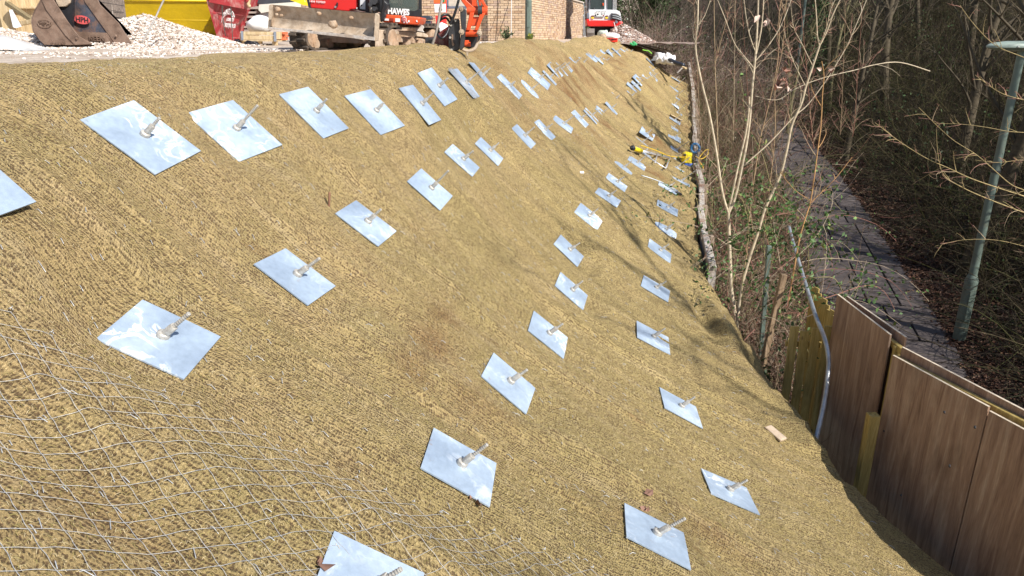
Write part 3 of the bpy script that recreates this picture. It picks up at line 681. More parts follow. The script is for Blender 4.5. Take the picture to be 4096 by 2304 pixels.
while y < 48:
    dp = .76; yc = y+dp/2
    e = .5; tx = float(path_r(yc+e)-path_r(yc-e))/(2*e); ang = math.atan2(1, tx)-math.pi/2
    x = float(path_r(yc))-2.05; slope = math.atan(.07)
    for wd in PAT[(k*2+k//3) % 5]:
        o = link('paving_slab', slab_me(wd, dp), foot)
        xc = x+wd/2; yy_ = yc-(xc-float(path_r(yc)))*tx*.0
        o.rotation_euler = (slope+r.gauss(0, .008), r.gauss(0, .008), -math.atan(tx)*0+r.gauss(0, .004))
        # courses run square across the path
        ax = xc-(float(path_r(yc))-1.0); ca, sa = math.cos(-math.atan(tx)), math.sin(-math.atan(tx))
        px = float(path_r(yc))-1.0+ax*ca; py = yc+ax*sa
        o.rotation_euler.z = -math.atan(tx)
        o.location = (px, py, float(path_z(py))-.004+r.uniform(-.006, .006)); x += wd
    y += dp*math.cos(math.atan(tx)); k += 1

# ------------------------------------------------------------------ low retaining wall at the toe
def mat_wallboard():
    t = NT('soiled_concrete'); v = t.rndvec('Object', 9)
    k = t.ramp(t.noise(5, 7, .65, v), [(.35, (.32, .26, .21)), (.6, (.52, .48, .43)), (.75, (.7, .67, .63))])
    k = t.mix(k, (.23, .12, .07), t.ramp(t.noise(2.2, 6, .7, v, .5), [(.52, 0.0), (.62, .85)]))
    t.col(k); t.rough(.92); t.bump(t.noise(24, 6, .7, v), .6, .02); return t.m
M_wb = mat_wallboard()
wall = empty('retaining_wall', (3.1, 12, -4.3), 0, 'low wall of soil stained concrete boards along the foot of the slope', 'wall')
M_wp = simple('weathered_timber', (.30, .23, .17), .85, .35, 12)
y = 10.15; r = random.Random(5); k = 0
while y < 34:
    L = r.uniform(1.25, 1.9); y2 = min(y+L, 34.4)
    a = Vector((float(toe_x(y))+.14+r.uniform(-.03, .03), y, 0)); b = Vector((float(toe_x(y2))+.14+r.uniform(-.03, .03), y2-.03, 0))
    za = float(mz(a.x-.2, a.y))+.06+r.uniform(-.03, .04); zb = float(mz(b.x-.2, b.y))+.06+r.uniform(-.03, .04)
    d = (b-a).normalized(); n = Vector((d.y, -d.x, 0)); W = .11
    mb = MB(); m = 6; vs = []; fs = []
    for i in range(m+1):
        f = i/m; p = a.lerp(b, f); z = za+(zb-za)*f+r.uniform(-.004, .004); w2 = W+r.uniform(-.003, .003)
        for q, zz in ((-w2/2, z-1.0), (-w2/2, z-.008), (-w2/2+.01, z), (w2/2-.012, z), (w2/2, z-.01), (w2/2, z-1.2)): vs.append(p+n*q+Vector((0, 0, zz)))
    for i in range(m):
        for q in range(5): fs.append((i*6+q, i*6+q+1, i*6+6+q+1, i*6+6+q))
    fs += [tuple(range(6)), tuple(reversed(range(m*6, m*6+6)))]
    mb.add(vs, fs); o = mb.build('wall_board', M_wb, wall); o.matrix_parent_inverse = wall.matrix_world.inverted() if False else Matrix.Translation((-3.1, -12, 4.3))
    mb = MB(); mb.box((b.x+n.x*.09, b.y+n.y*.09, zb-.55), (.09, .09, 1.1), bev=.006); o = mb.build('wall_post', M_wp, wall, auto=40); o.matrix_parent_inverse = Matrix.Translation((-3.1, -12, 4.3))
    y = y2+.02; k += 1
def child(o, root):
    o.parent = root; o.matrix_parent_inverse = Matrix.LocRotScale(root.location, root.rotation_euler, root.scale).inverted(); return o
mb = MB(); p0 = hit(1925*1.59, 1078*1.59); p0 = p0+Vector((.02, 0, .02)); p1 = p0+Vector((.10, -.18, -.04))
d = (p1-p0).normalized(); n = d.cross(Vector((0, 0, 1))).normalized(); u = n.cross(d)
mb.box((0, 0, 0), ((p1-p0).length, .09, .03), basis(d, n, u, (p0+p1)/2), bev=.006)
o = mb.build('plank', simple('pale_plank', (.48, .38, .28), .8, .3, 9, dirt=(.3, .18, .1)), auto=35); tag(o, 'pale sawn plank end poking out from under the matting by the hoarding', 'plank')

# ------------------------------------------------------------------ timber and plywood hoarding
def mat_wood(name, a, b, c, scale=(1, 1, 1), rough=.75, grain=5, knots=False, stain=.4):
    t = NT(name); v = t.rndvec('Object', 23, scale)
    g = t.noise(grain, 6, .6, v, 1.2); f = t.noise(grain*9, 3, .6, v)
    k = t.ramp(g, [(.3, a), (.5, b), (.7, c)]); k = t.mix(k, t.ramp(f, [(.3, .8), (.7, 1.12)]), 1, 'MULTIPLY')
    v2 = t.rndvec('Object', 9, (1, 1, .5))
    k = t.mix(k, tuple(q*.35 for q in a), t.ramp(t.noise(2.6, 5, .6, v2), [(.5, 0.0), (.75, stain)]))
    if knots:
        kn = t.voro(2.4, 'F1', t.rndvec('Object', 5, (2, 2, .8))); k = t.mix((.09, .045, .02), k, t.ramp(kn, [(.04, 0.0), (.09, 1.0)]))
    t.col(k); t.rough(rough); t.bump(g, .25, .01); return t.m
M_ply = mat_wood('stained_plywood', (.21, .122, .08), (.38, .245, .168), (.52, .38, .275), (5, 5, .4), .7, 2.0, stain=.6)
M_plyedge = simple('plywood_edge', (.62, .52, .40), .8, .2, 30)
M_yel = mat_wood('treated_softwood', (.30, .20, .055), (.46, .33, .10), (.58, .44, .17), (9, 9, .7), .7, 2.5, True, .3)
hoard = empty('hoarding', (3.8, 6.5, -5.3), 0, 'brown plywood hoarding with timber framing standing beside the footpath', 'hoarding')
def ply(a, b, zt0, zt1, zb, nm='plywood_panel', th=.018, mat=None, nail=True):
    a = Vector((a[0], a[1], 0)); b = Vector((b[0], b[1], 0)); d = (b-a).normalized(); n = Vector((-d.y, d.x, 0))
    if n.x > 0: n = -n
    mb = MB(); vs = []
    for p, zt in ((a, zt0), (b, zt1)):
        for q in (0, th): vs += [p+n*q+Vector((0, 0, zb)), p+n*q+Vector((0, 0, zt))]
    mb.add(vs, [(2, 3, 7, 6), (0, 4, 5, 1), (0, 2, 6, 4), (0, 1, 3, 2), (4, 6, 7, 5)])
    o = child(mb.build(nm, mat or M_ply), hoard)
    mb = MB(); mb.add([a+Vector((0, 0, zt0+.0005))-n*.001, a+n*(th+.001)+Vector((0, 0, zt0+.0005)), b+n*(th+.001)+Vector((0, 0, zt1+.0005)), b-n*.001+Vector((0, 0, zt1+.0005)),
                       a+Vector((0, 0, zt0-.004))-n*.001, a+n*(th+.001)+Vector((0, 0, zt0-.004)), b+n*(th+.001)+Vector((0, 0, zt1-.004)), b-n*.001+Vector((0, 0, zt1-.004))],
                      [(0, 1, 2, 3), (1, 5, 6, 2), (0, 3, 7, 4), (0, 4, 5, 1), (3, 2, 6, 7)])
    child(mb.build('top_edge', M_plyedge), hoard); return o
A0 = at(2110, 740, 7.8, 1.59); A1 = at(2244, 842, 6.66, 1.59)
B0 = at(2250, 893, 6.42, 1.59); B1 = at(2576, 1068, 4.98, 1.59); B2 = B1+(B1-B0)*.8
ply(A0, A1, A0.z, A1.z, -5.3); ply(B0, B0.lerp(B1, .78), B0.z, B0.z+(B1.z-B0.z)*.78, -5.3)
Bm = B0.lerp(B1, .79); ply(Bm, B2, Bm.z-.03, B2.z-.02, -5.3)
off = Vector((.12, .02, 0))
ply(A0+off, A1+off+Vector((0, -.08, 0)), A0.z-.03, A1.z+.0, -5.3); ply(B0+off+Vector((0, .06, 0)), B2+off, B0.z+.05, B2.z+.05, -5.3)
def stick(name, a, b, w, d, mat, root=None, tilt=Vector((0, 0, 1)), bev=.004):
    a = Vector(a); b = Vector(b); t = (b-a).normalized(); n = t.cross(tilt)
    if n.length < .1: n = t.cross(Vector((1, 0, 0)))
    n.normalize(); u = n.cross(t); mb = MB(); mb.box((0, 0, 0), ((b-a).length, w, d), basis(t, n, u, (a+b)/2), bev=bev)
    o = mb.build(name, mat, auto=35)
    return child(o, root) if root else o
for zz in (-.10, -.62, -1.3): stick('rail', B0+Vector((.06, .10, zz+.02)), B2+Vector((.06, 0, zz+.1)), .045, .07, M_yel, hoard)
stick('rail', A1+Vector((.06, -.15, -.12)), A0+Vector((.06, 0, -.12)), .045, .07, M_yel, hoard)
pt = at(2203, 1042, 6.28, 1.59); stick('post', (pt.x-.02, pt.y, -5.4), (pt.x-.02, pt.y, pt.z), .10, .10, M_yel, hoard, Vector((0, 1, 0)), .006)
stick('post', (A1.x+.05, A1.y-.05, -5.4), (A1.x+.05, A1.y-.05, A1.z-.1), .07, .045, M_yel, hoard, Vector((0, 1, 0)))
# bolts in the face of the panels
M_dark = simple('dark_metal', (.07, .07, .075), .5, .2, 20, metal=.6)
for u, v in ((2377, 1037), (2454, 1075), (2225, 1084), (2390, 1172), (2268, 1246)):
    f = (u-2250)/326; Yd = 6.42+(4.98-6.42)*max(min(f, 1), 0)*.98; q = at(u, v, Yd, 1.59); 
    dd = (B1-B0); dd.z = 0; n = Vector((-abs(dd.y), dd.x, 0)).normalized()
    if n.x > 0: n = -n
    r0 = Vector(ray(u, v, 1.59)); den = r0.dot(n); tt = (B0+n*.02).dot(n)/den; q = r0*tt
    mb = MB(); lathe(mb, [(.012, 0), (.012, .006), (.006, .011)], 8, n.to_track_quat('Z', 'Y').to_matrix().to_4x4()); o = mb.build('bolt', M_dark, auto=40); o.location = q; child(o, hoard)
# run of upright pales continuing the line of the hoarding
pales = empty('timber_fence', (3.7, 8.4, -5.2), 0, 'short run of yellowish upright fence pales at the left end of the hoarding', 'fence')
for i in range(9):
    f = i/8; x = 3.78+.20*f; y = 7.95+1.15*f
    stick('pale', (x, y, -5.1), (x, y, -3.14+.03*math.sin(i*2.1)-.02*f), .10, .018, M_yel, pales, Vector((1, .25, 0)), .003)
for i, (x, y, z) in enumerate(((3.36, 8.05, -3.30), (3.46, 7.98, -3.33), (3.56, 7.92, -3.27), (3.67, 7.86, -3.22))):
    stick('pale', (x+.01*i, y, -5.1), (x, y, z), .10, .022, M_yel, pales, Vector((.1, 1, 0)), .003)
stick('rail', (3.3, 8.12, -3.55), (3.75, 7.95, -3.5), .04, .07, M_yel, pales)
M_tube = simple('galvanised_tube', (.42, .46, .50), .45, .2, 8, metal=.5, dirt=(.25, .2, .16), dirtamt=.4)
pts = [(3.25, 4.9, -5.0), (2.94, 6.2, -4.1), (3.29, 6.9, -3.52), (3.42, 7.2, -3.27), (3.50, 7.5, -3.17), (3.8, 8.8, -3.16), (4.2, 10.5, -3.03), (4.45, 11.6, -3.0)]
pts = [at(2020, 1230, 6.1, 1.59), at(2036, 1170, 6.3, 1.59), at(2070, 1030, 6.75, 1.59), at(2083, 940, 7.0, 1.59), at(2083, 890, 7.15, 1.59), at(2072, 845, 7.35, 1.59), at(2052, 795, 7.9, 1.59), at(2036, 745, 8.7, 1.59), at(2016, 680, 9.6, 1.59), at(1998, 620, 10.6, 1.59), at(1985, 570, 11.6, 1.59)]
sp = []
def smooth_pts(p, n=6):
    p = [Vector(q) for q in p]; out = []
    for i in range(len(p)-1):
        a = p[max(i-1, 0)]; b = p[i]; c = p[i+1]; d = p[min(i+2, len(p)-1)]
        for k in range(n):
            t = k/n; out.append(.5*((2*b)+(c-a)*t+(2*a-5*b+4*c-d)*t*t+(3*b-a-3*c+d)*t**3))
    return out+[p[-1]]
mb = MB(); mb.tube(smooth_pts(pts), .024, 12); o = mb.build('handrail', M_tube, smooth=True); tag(o, 'bent galvanised steel tube rail running behind the hoarding towards the bushes', 'handrail')
M_grn = simple('green_painted_steel', (.125, .165, .14), .5, .2, 5, dirt=(.12, .13, .1), dirtamt=.35)
a = at(1920, 850, 10.2, 1.59); b = at(1935, 618, 10.2, 1.59)
o = stick('fence_post', (a.x, a.y, -4.9), (b.x, b.y, b.z), .06, .06, M_grn, None, Vector((0, 1, 0))); tag(o, 'square grey green metal post among the brambles behind the toe wall', 'post')
b = at(1972, 690, 9.4, 1.59); o = stick('fence_post', (b.x-.18, b.y, -4.9), b, .075, .075, mat_wood('old_post', (.2, .13, .08), (.32, .22, .13), (.42, .3, .2), (8, 8, .8)), None, Vector((0, 1, 0))); tag(o, 'leaning brown timber post in the brambles left of the pale fence', 'post')

# ------------------------------------------------------------------ lamp posts
def lamp_post(x, y, z0, H, rb, rt, label, hb=1.16, head=True, arm=-1, group='green lamp posts'):
    root = empty('lamp_post', (x, y, z0), 0, label, 'lamp post', group)
    mb = MB(); lathe(mb, [(rb, -.1), (rb, hb), (rb*1.02, hb+.02), (rt*1.15, hb+.12)], 20); o = mb.build('base', M_grn, root, auto=35)
    mb = MB(); lathe(mb, [(rt*1.12, hb+.1), (rt*.95, H)], 16); mb.build('column', M_grn, root, auto=35)
    mb = MB(); mb.box((0, -rb*.99, hb*.62), (rb*.95, .014, hb*.5), bev=.006); d = mb.build('access_door', M_grn, root, auto=35)
    mb = MB(); lathe(mb, [(rt*1.25, hb+1.9), (rt*1.25, hb+1.94)], 12); mb.build('band', M_dark, root, auto=35)
    if head:
        mb = MB(); n = 22; vs = []; fs = []
        for lev, (s, zz) in enumerate(((.75, -.05), (1, -.01), (1.0, .02), (.86, .06), (.45, .085))):
            for i in range(n):
                a = 2*math.pi*i/n; vs.append((arm*.0+.54*s*math.cos(a)-.02, .21*s*math.sin(a), H+zz))
        for l in range(4):
            for i in range(n): fs.append((l*n+i, l*n+(i+1) % n, l*n+n+(i+1) % n, l*n+n+i))
        fs += [tuple(range(n)), tuple(reversed(range(4*n, 5*n)))]
        mb.add(vs, fs); L = mb.build('lantern', simple('lantern_shell', (.27, .33, .29), .45, .12, 4), root, auto=45)
        mb = MB(); lathe(mb, [(.045, 0), (.045, .07), (.03, .085)], 14, Matrix.Translation((.11, 0, H+.075))); mb.build('photocell', simple('white_plastic', (.8, .8, .8), .4, .05), L, auto=40)
        for xx in (-.20, .12):
            mb = MB(); mb.box((xx, -.20, H+.005), (.03, .02, .03), bev=.005); mb.build('clip', simple('clip_metal', (.7, .72, .72), .3, .1, metal=.7), L, auto=40)
        mb = MB(); mb.box((-.02, 0, H-.055), (.5, .2, .012), bev=.005); mb.build('glass', simple('lamp_glass', (.5, .52, .5), .15, .05), L, auto=40)
    return root
q = atz(2410, 862, float(path_z(12))-.05, 1.59)
lamp_post(q.x, q.y, q.z, 5.03, .105, .062, 'grey green lamp post with a flat lantern on the leafy bank right of the path')
lamp_post(13.9, 37.2, -3.5, 5.2, .10, .06, 'distant ivy clad lamp post beside the far part of the path')
lamp_post(.50, 23.8, -.30, 5.2, .10, .065, 'green lamp post rising in front of the brick wall corner')
# ------------------------------------------------------------------ vegetation
# ---- thicket on the bank right of the path
def scatter(n, xoff, yr, ypow=1.0, rg=rng):
    y = yr[0]+(yr[1]-yr[0])*rg.uniform(0, 1, n)**ypow
    x = path_r(y)+rg.uniform(xoff[0], xoff[1], n)**1.0
    return x, y
DKT = [(.045, .033, .02), (.07, .056, .03), (.042, .044, .018), (.18, .145, .08), (.10, .10, .035)]
def thicket(name, n, xoff, yr, lo, hi, r0, cols, wts, ypow, wig=.2, droop=.1, lean=(-.35, 0, 1), nside=2.9, label=None, K=8):
    x, y = scatter(n, xoff, yr, ypow); z = low_z(x, y)-.05
    d = np.array(lean)[None]+rng.normal(0, .42, (n, 3)); L = rng.uniform(lo, hi, n)
    P, Rr = strands(n, np.stack([x, y, z], -1), d, L, K, wig, droop, r0*rng.uniform(.5, 1.5, n), .002)
    c = tones(n, cols, wts); parts = [tubes(P, Rr, 3, c)]
    m = int(n*nside); S1, R1 = side(P, m, .15, .98, .42, .2, 1.1, .0038, 5); parts.append(tubes(S1, R1, 3, tones(m, cols, wts)))
    o = mk(name, parts, M_twig); tag(o, label, 'undergrowth', kind='stuff'); return P, S1
bankP, bankS = thicket('bank_undergrowth', 7600, (1.0, 11), (7, 52), 1.2, 4.6, .011, DKT, [.3, .3, .15, .13, .12], 1.25, .2, .12, label='dense dark tangle of bare twigs and stems covering the bank right of the path')
thicket('low_scrub', 6500, (.5, 6), (8, 46), .35, 1.3, .006, [(.16, .14, .09), (.09, .075, .045), (.06, .075, .03), (.22, .19, .13)], [.3, .35, .2, .15], 1.2, .3, .35, (-.2, 0, .5), 1.2, 'low dry scrub and grass stems fringing the path edge on the bank', 6)
# ---- far wood behind everything
n = 3800; x = rng.uniform(3, 40, n); y = rng.uniform(40, 62, n); x = np.where(y < 50, np.maximum(x, 6+rng.uniform(0, 30, n)), x)
z = wood_z(x, y)-.1
P, Rr = strands(n, np.stack([x, y, z], -1), np.array([[0, 0, 1.0]])+rng.normal(0, .22, (n, 3)), rng.uniform(2.5, 8, n), 8, .12, 0, rng.uniform(.012, .04, n), .006)
FAR = [(.13, .10, .075), (.085, .07, .05), (.19, .15, .11), (.07, .075, .04)]
parts = [tubes(P, Rr, 3, tones(n, FAR))]; S1, R1 = side(P, 7500, .2, .98, .4, .2, 1.0, .012, 5); parts.append(tubes(S1, R1, 3, tones(7500, FAR)))
o = mk('far_wood', parts, M_twig); tag(o, 'mass of bare brown trees and brush closing off the far end of the path', 'wood', kind='stuff')
# ---- sunlit hedge beyond the slope's far end
n = 3400; y = rng.uniform(32.6, 46, n); x = 5.9+(y-33)*.16+rng.uniform(0, 7.5, n); z = wood_z(x, y)-.05
P, Rr = strands(n, np.stack([x, y, z], -1), np.array([[-.05, -.05, 1.0]])+rng.normal(0, .35, (n, 3)), rng.uniform(1.2, 3.4, n), 8, .2, .05, rng.uniform(.006, .016, n), .003)
HED = [(.34, .26, .20), (.22, .16, .11), (.44, .35, .28), (.15, .13, .07), (.30, .17, .16)]
parts = [tubes(P, Rr, 3, tones(n, HED))]; S1, R1 = side(P, 8000, .1, .98, .42, .22, 1.1, .006, 5); parts.append(tubes(S1, R1, 3, tones(8000, HED)))
o = mk('hedge_brush', parts, M_twig); tag(o, 'sunlit tangle of pinkish brown brush beyond the far end of the slope', 'brush', kind='stuff')
i = rng.integers(0, 8000, 9000); C0 = S1[i, rng.integers(1, 5, 9000)]+rng.normal(0, .08, (9000, 3)); k = C0[:, 2] < 1.6
o = mk('hedge_leaves', [leafquads(C0[k], np.full(k.sum(), .075), tones(k.sum(), [(.05, .075, .02), (.09, .12, .04), (.30, .32, .26), (.12, .08, .05)], [.45, .25, .1, .2]))], M_leaf); tag(o, 'dark evergreen leaves and pale old leaves caught in the far brush', 'leaves', kind='stuff')
n = 1500; y = rng.uniform(30.9, 36.5, n); x = GR(y)-.6+rng.uniform(0, 4.2, n); z = np.maximum(wood_z(x, y), np.where(x < GR(y), H0(x, y), -9))
P, Rr = strands(n, np.stack([x, y, z], -1), np.array([[-.2, -.2, .6]])+rng.normal(0, .5, (n, 3)), rng.uniform(.25, 1.0, n), 7, .3, .25, .006, .002)
o = mk('corner_scrub', [tubes(P, Rr, 3, tones(n, HED)), leafquads(np.repeat(np.stack([x, y, z+.03], -1), 2, 0)+rng.normal(0, .12, (2*n, 3))*np.array([1, 1, .25]), np.full(2*n, .08), tones(2*n, [(.30, .20, .14), (.42, .33, .27), (.12, .10, .05)]), flat=.5)], M_twig); tag(o, 'low dead scrub and litter on the bare soil at the far corner of the slope', 'scrub', kind='stuff')
# ---- strip between the toe wall and the path
n = 1900; y = 8.6+26*rng.uniform(0, 1, n)**1.15; a = toe_x(y)+.35; b = path_r(y)-2.25; x = a+(b-a)*rng.uniform(0, 1, n)**1.25; z = low_z(x, y)-.05
STP = [(.30, .22, .14), (.13, .09, .06), (.52, .42, .29), (.24, .10, .075), (.16, .16, .065)]; SW = [.25, .35, .13, .12, .15]
L = rng.uniform(.8, 3.6, n)*(.6+.4*sstep(9, 16, y)); 
P, Rr = strands(n, np.stack([x, y, z], -1), np.array([[0, 0, 1.0]])+rng.normal(0, .28, (n, 3)), L, 9, .12, .04, rng.uniform(.003, .009, n), .0018)
parts = [tubes(P, Rr, 3, tones(n, STP, SW))]; S1, R1 = side(P, 4600, .1, .97, .3, .2, 1.1, .0032, 5); parts.append(tubes(S1, R1, 3, tones(4600, STP, SW)))
o = mk('verge_brush', parts, M_twig); tag(o, 'thin bare stems and red tipped twigs between the toe wall and the path', 'brush', kind='stuff'); verS = S1; verP = P
n = 1500; y = 6.6+8*rng.uniform(0, 1, n); a = toe_x(y)+.2; x = a+rng.uniform(0, 1.5, n)**1.3; x = np.where(y < 8.3, np.minimum(x, 3.45), x); z = low_z(x, y)
P, Rr = strands(n, np.stack([x, y, z], -1), np.array([[0, 0, .7]])+rng.normal(0, .6, (n, 3)), rng.uniform(.4, 1.5, n), 8, .3, .25, .004, .0015)
o = mk('dead_bramble_tangle', [tubes(P, Rr, 3, tones(n, [(.34, .24, .17), (.22, .13, .09), (.45, .36, .28)]))], M_twig); tag(o, 'tangle of dead brown bramble canes behind the toe of the slope', 'brambles', kind='stuff')
n = 9000; y = 8.6+24*rng.uniform(0, 1, n)**1.2; a = toe_x(y)+.3; b = path_r(y)-2.2; x = a+(b-a)*rng.uniform(0, 1, n)**1.3; z = low_z(x, y)+rng.uniform(0, 1, n)**2*1.0; k = fbm(x*1.3, y*.8, 401, 3) > -.05
o = mk('verge_leaves', [leafquads(np.stack([x, y, z], -1)[k], np.full(k.sum(), .06), tones(k.sum(), [(.03, .05, .018), (.05, .08, .025), (.08, .07, .04)]))], M_leaf); tag(o, 'dark low bramble and ivy leaves under the brush beside the path', 'leaves', kind='stuff')
# ---- ivy and leaf masses on the bank
n = 30000; x, y = scatter(n, (.9, 11), (9, 48), 1.2); z = low_z(x, y)+rng.uniform(0, 1, n)**2.2*3.2
cl = fbm(x*.8+z*.6, y*.55, 203, 3); k = cl > .02+.25*(z-low_z(x, y))/3; C0 = np.stack([x, y, z], -1)[k]
o = mk('ivy_leaves', [leafquads(C0, np.full(len(C0), .075), tones(len(C0), [(.028, .055, .017), (.05, .085, .03), (.075, .11, .045)]))], M_leaf); tag(o, 'dark green ivy creeping through the undergrowth on the bank', 'ivy', kind='stuff')
# ---- leaf litter
n = 42000; y = 5+33*rng.uniform(0, 1, n)**1.7; off = np.abs(rng.normal(0, 1.5, n)); x = path_r(y)+off-.05-.25*(rng.uniform(0, 1, n) < .06); z = low_z(x, y)+.012
z = np.maximum(z, path_z(y)+.035)
o = mk('leaf_litter', [leafquads(np.stack([x, y, z], -1), np.full(n, .068), tones(n, [(.13, .065, .042), (.085, .042, .028), (.21, .13, .09), (.06, .035, .026)], [.35, .3, .15, .2]), flat=.75, fold=1.2)], M_dead); tag(o, 'reddish brown fallen leaves lying thick along the right side of the path', 'fallen leaves', kind='stuff')
n = 14000; y = 6+22*rng.uniform(0, 1, n)**1.4; a = toe_x(y)+.1; b = path_r(y)-2.0; x = a+(b-a)*rng.uniform(0, 1, n); z = low_z(x, y)+.015
o = mk('verge_litter', [leafquads(np.stack([x, y, z], -1), np.full(n, .06), tones(n, [(.26, .14, .09), (.15, .075, .045), (.36, .25, .17)]), flat=.7, fold=1.2)], M_dead); tag(o, 'brown leaf litter at the foot of the slope among the brush', 'fallen leaves', kind='stuff')
# ---- trees of the bank: trunk and crown
def tree_meshes(seed, Hh, r0, lean=.08, nlimb=26, tone=(.13, .105, .07), lo=.22):
    rg = np.random.default_rng(seed)
    T, TR = strands(1, np.zeros((1, 3)), np.array([[rg.normal(0, lean), rg.normal(0, lean), 1.0]]), np.array([Hh]), 14, .035, 0, r0, r0*.18, rg)
    L1, R1 = side(T, nlimb, lo, .97, .42, .13, .95, r0*.32, 8, .45, rg)
    L2, R2 = side(L1, nlimb*7, .2, .98, .5, .17, 1.0, r0*.10, 6, .25, rg)
    L3, R3 = side(L2, nlimb*26, .15, .98, .55, .2, 1.0, .005, 5, .15, rg)
    c = np.array([tone])
    V, F, cc = tubes(T, TR, 10, c*1.15); tm = npmesh('trunk', V, F, True, col=cc); tm.materials.append(M_bark)
    ps = [tubes(L1, R1, 5, np.repeat(c, len(L1), 0)), tubes(L2, R2, 3, tones(len(L2), [tone, tuple(q*1.4 for q in tone)], rg=rg)), tubes(L3, R3, 3, tones(len(L3), [tone, tuple(q*1.6 for q in tone)], rg=rg))]
    V, F, cc = merge(ps); cm = npmesh('crown', V, F, True, col=cc); cm.materials.append(M_twig); return tm, cm
BK = (.085, .068, .045)
TM = [tree_meshes(1, 9.5, .15, tone=BK), tree_meshes(2, 8.0, .11, .12, tone=BK), tree_meshes(3, 11, .17, .05, 30, tone=BK), tree_meshes(4, 6.5, .07, .15, 22, (.17, .15, .08)), tree_meshes(5, 16.5, .13, .03, 24, lo=.38)]
def put_tree(x, y, v, rz, s, label, z=None):
    root = empty('bare_tree', (x, y, float(low_z(x, y))-.1 if z is None else z), rz, label, 'tree', 'bare trees on the bank'); root.scale = (s, s, s)
    link('trunk', TM[v][0], root); link('crown', TM[v][1], root)['kind'] = 'stuff'
TREES = [(9.7, 15.0, 2, .4, 1, 'bare tree with a grey trunk just left of the near lamp post'),
 (12.0, 19.5, 0, 1.4, 1, 'forked bare tree behind the scrub midway between two lamp posts'), (11.6, 25.5, 1, 2.2, 1, None), (14.5, 29, 2, 3.1, 1, None), (15.5, 37.5, 0, 4.0, 1.05, 'ivy wrapped tree leaning beside the distant lamp post'),
 (14.2, 33.5, 3, 5.0, 1.2, None), (12.8, 12.5, 1, .8, 1.1, None), (16.5, 23, 2, 1.9, 1, None), (10.6, 10.6, 3, 2.9, 1.1, None), (18.5, 31, 0, 2.5, 1.1, None),
 (13.0, 16.0, 3, 4.4, 1.2, None), (17, 44, 2, .2, 1.1, None), (20, 38, 1, 3.3, 1.2, None), (11.2, 30.2, 3, 3.7, 1, None)]
_o = sorted([a for a in TREES if not a[5]], key=lambda a: -a[0]/a[1])
for a in TREES: put_tree(a[0], a[1], a[2], a[3], a[4], a[5] or 'bare dark tree in the wooded bank, %s one counted from the right' % (['first']+ORD[1:])[_o.index(a)])
for x, y, v, rz, s in ((9.4, -5.0, 4, 1.0, .9), (11.5, -8.5, 4, 2.6, 1.0), (11.0, -1.5, 4, 4.1, .9)):
    put_tree(x, y, v, rz, s, 'tall bare tree beyond the right edge whose branches shade the slope', float(path_z(y))+.6)
# ivy on the lamp post and leaning trunk far off
n = 1500; h = rng.uniform(0, 5.5, n); g = rng.uniform(0, 6.28, n); q = rng.uniform(.1, .5, n)
C0 = np.stack([15.0+q*np.cos(g)-.1*h, 37.3+q*np.sin(g), -3.2+h], -1)
o = mk('climbing_ivy', [leafquads(C0, np.full(n, .11), tones(n, [(.03, .065, .02), (.06, .11, .04)]))], M_leaf); tag(o, 'column of dark ivy climbing the trunk beside the distant lamp post', 'ivy')
# ---- the pale saplings in front of the path
def sapling(label, stems, Y, r0, col, twigs, seed, lean=0, name='sapling'):
    rg = np.random.default_rng(seed); first = None; root = None; allP = []
    for si, (pts, ra, rb) in enumerate(stems):
        W = []
        for j, p in enumerate(pts):
            yy_ = Y+lean*j/len(pts)+(p[2] if len(p) > 2 else 0); W.append(at(p[0], p[1], yy_))
        S_ = smooth_pts(W, 5); ra *= .85; rb *= .75; 
        if root is None:
            root = empty(name, S_[0], 0, label, 'tree')
        n = len(S_); rr = np.linspace(ra, rb, n); Pq = np.array([[tuple(s) for s in S_]])
        V, F, cc = tubes(Pq, rr[None], 8, np.array([col])); V = V-np.array(root.location)
        link('trunk' if si == 0 else 'branch', npmesh('branch', V, quads2tri(F), True, col=cc), root, M_bark)
        idx = np.linspace(0, n-1, 12).astype(int); allP.append(Pq[:, idx])
    A = np.concatenate(allP); Ls = np.linalg.norm(A[:, -1]-A[:, 0], axis=1)
    S1, R1 = side(A, twigs, .1, .98, .22, .12, 1.0, .0042, 6, .35, rg); ps = [tubes(S1, R1, 4, tones(twigs, [col, (.40, .22, .17), (.45, .34, .22)], [.4, .3, .3], rg=rg))]
    S2, R2 = side(S1, twigs*2, .2, .98, .5, .15, 1.0, .0028, 5, .3, rg); ps.append(tubes(S2, R2, 3, tones(twigs*2, [(.40, .18, .15), (.42, .28, .18)], rg=rg)))
    V, F, cc = merge([(v, quads2tri(f), c) for v, f, c in ps]); V = V-np.array(root.location)
    link('twigs', npmesh('twigs', V, F, True, col=cc), root, M_twig)['kind'] = 'stuff'; return root
CRM = (.60, .50, .36)
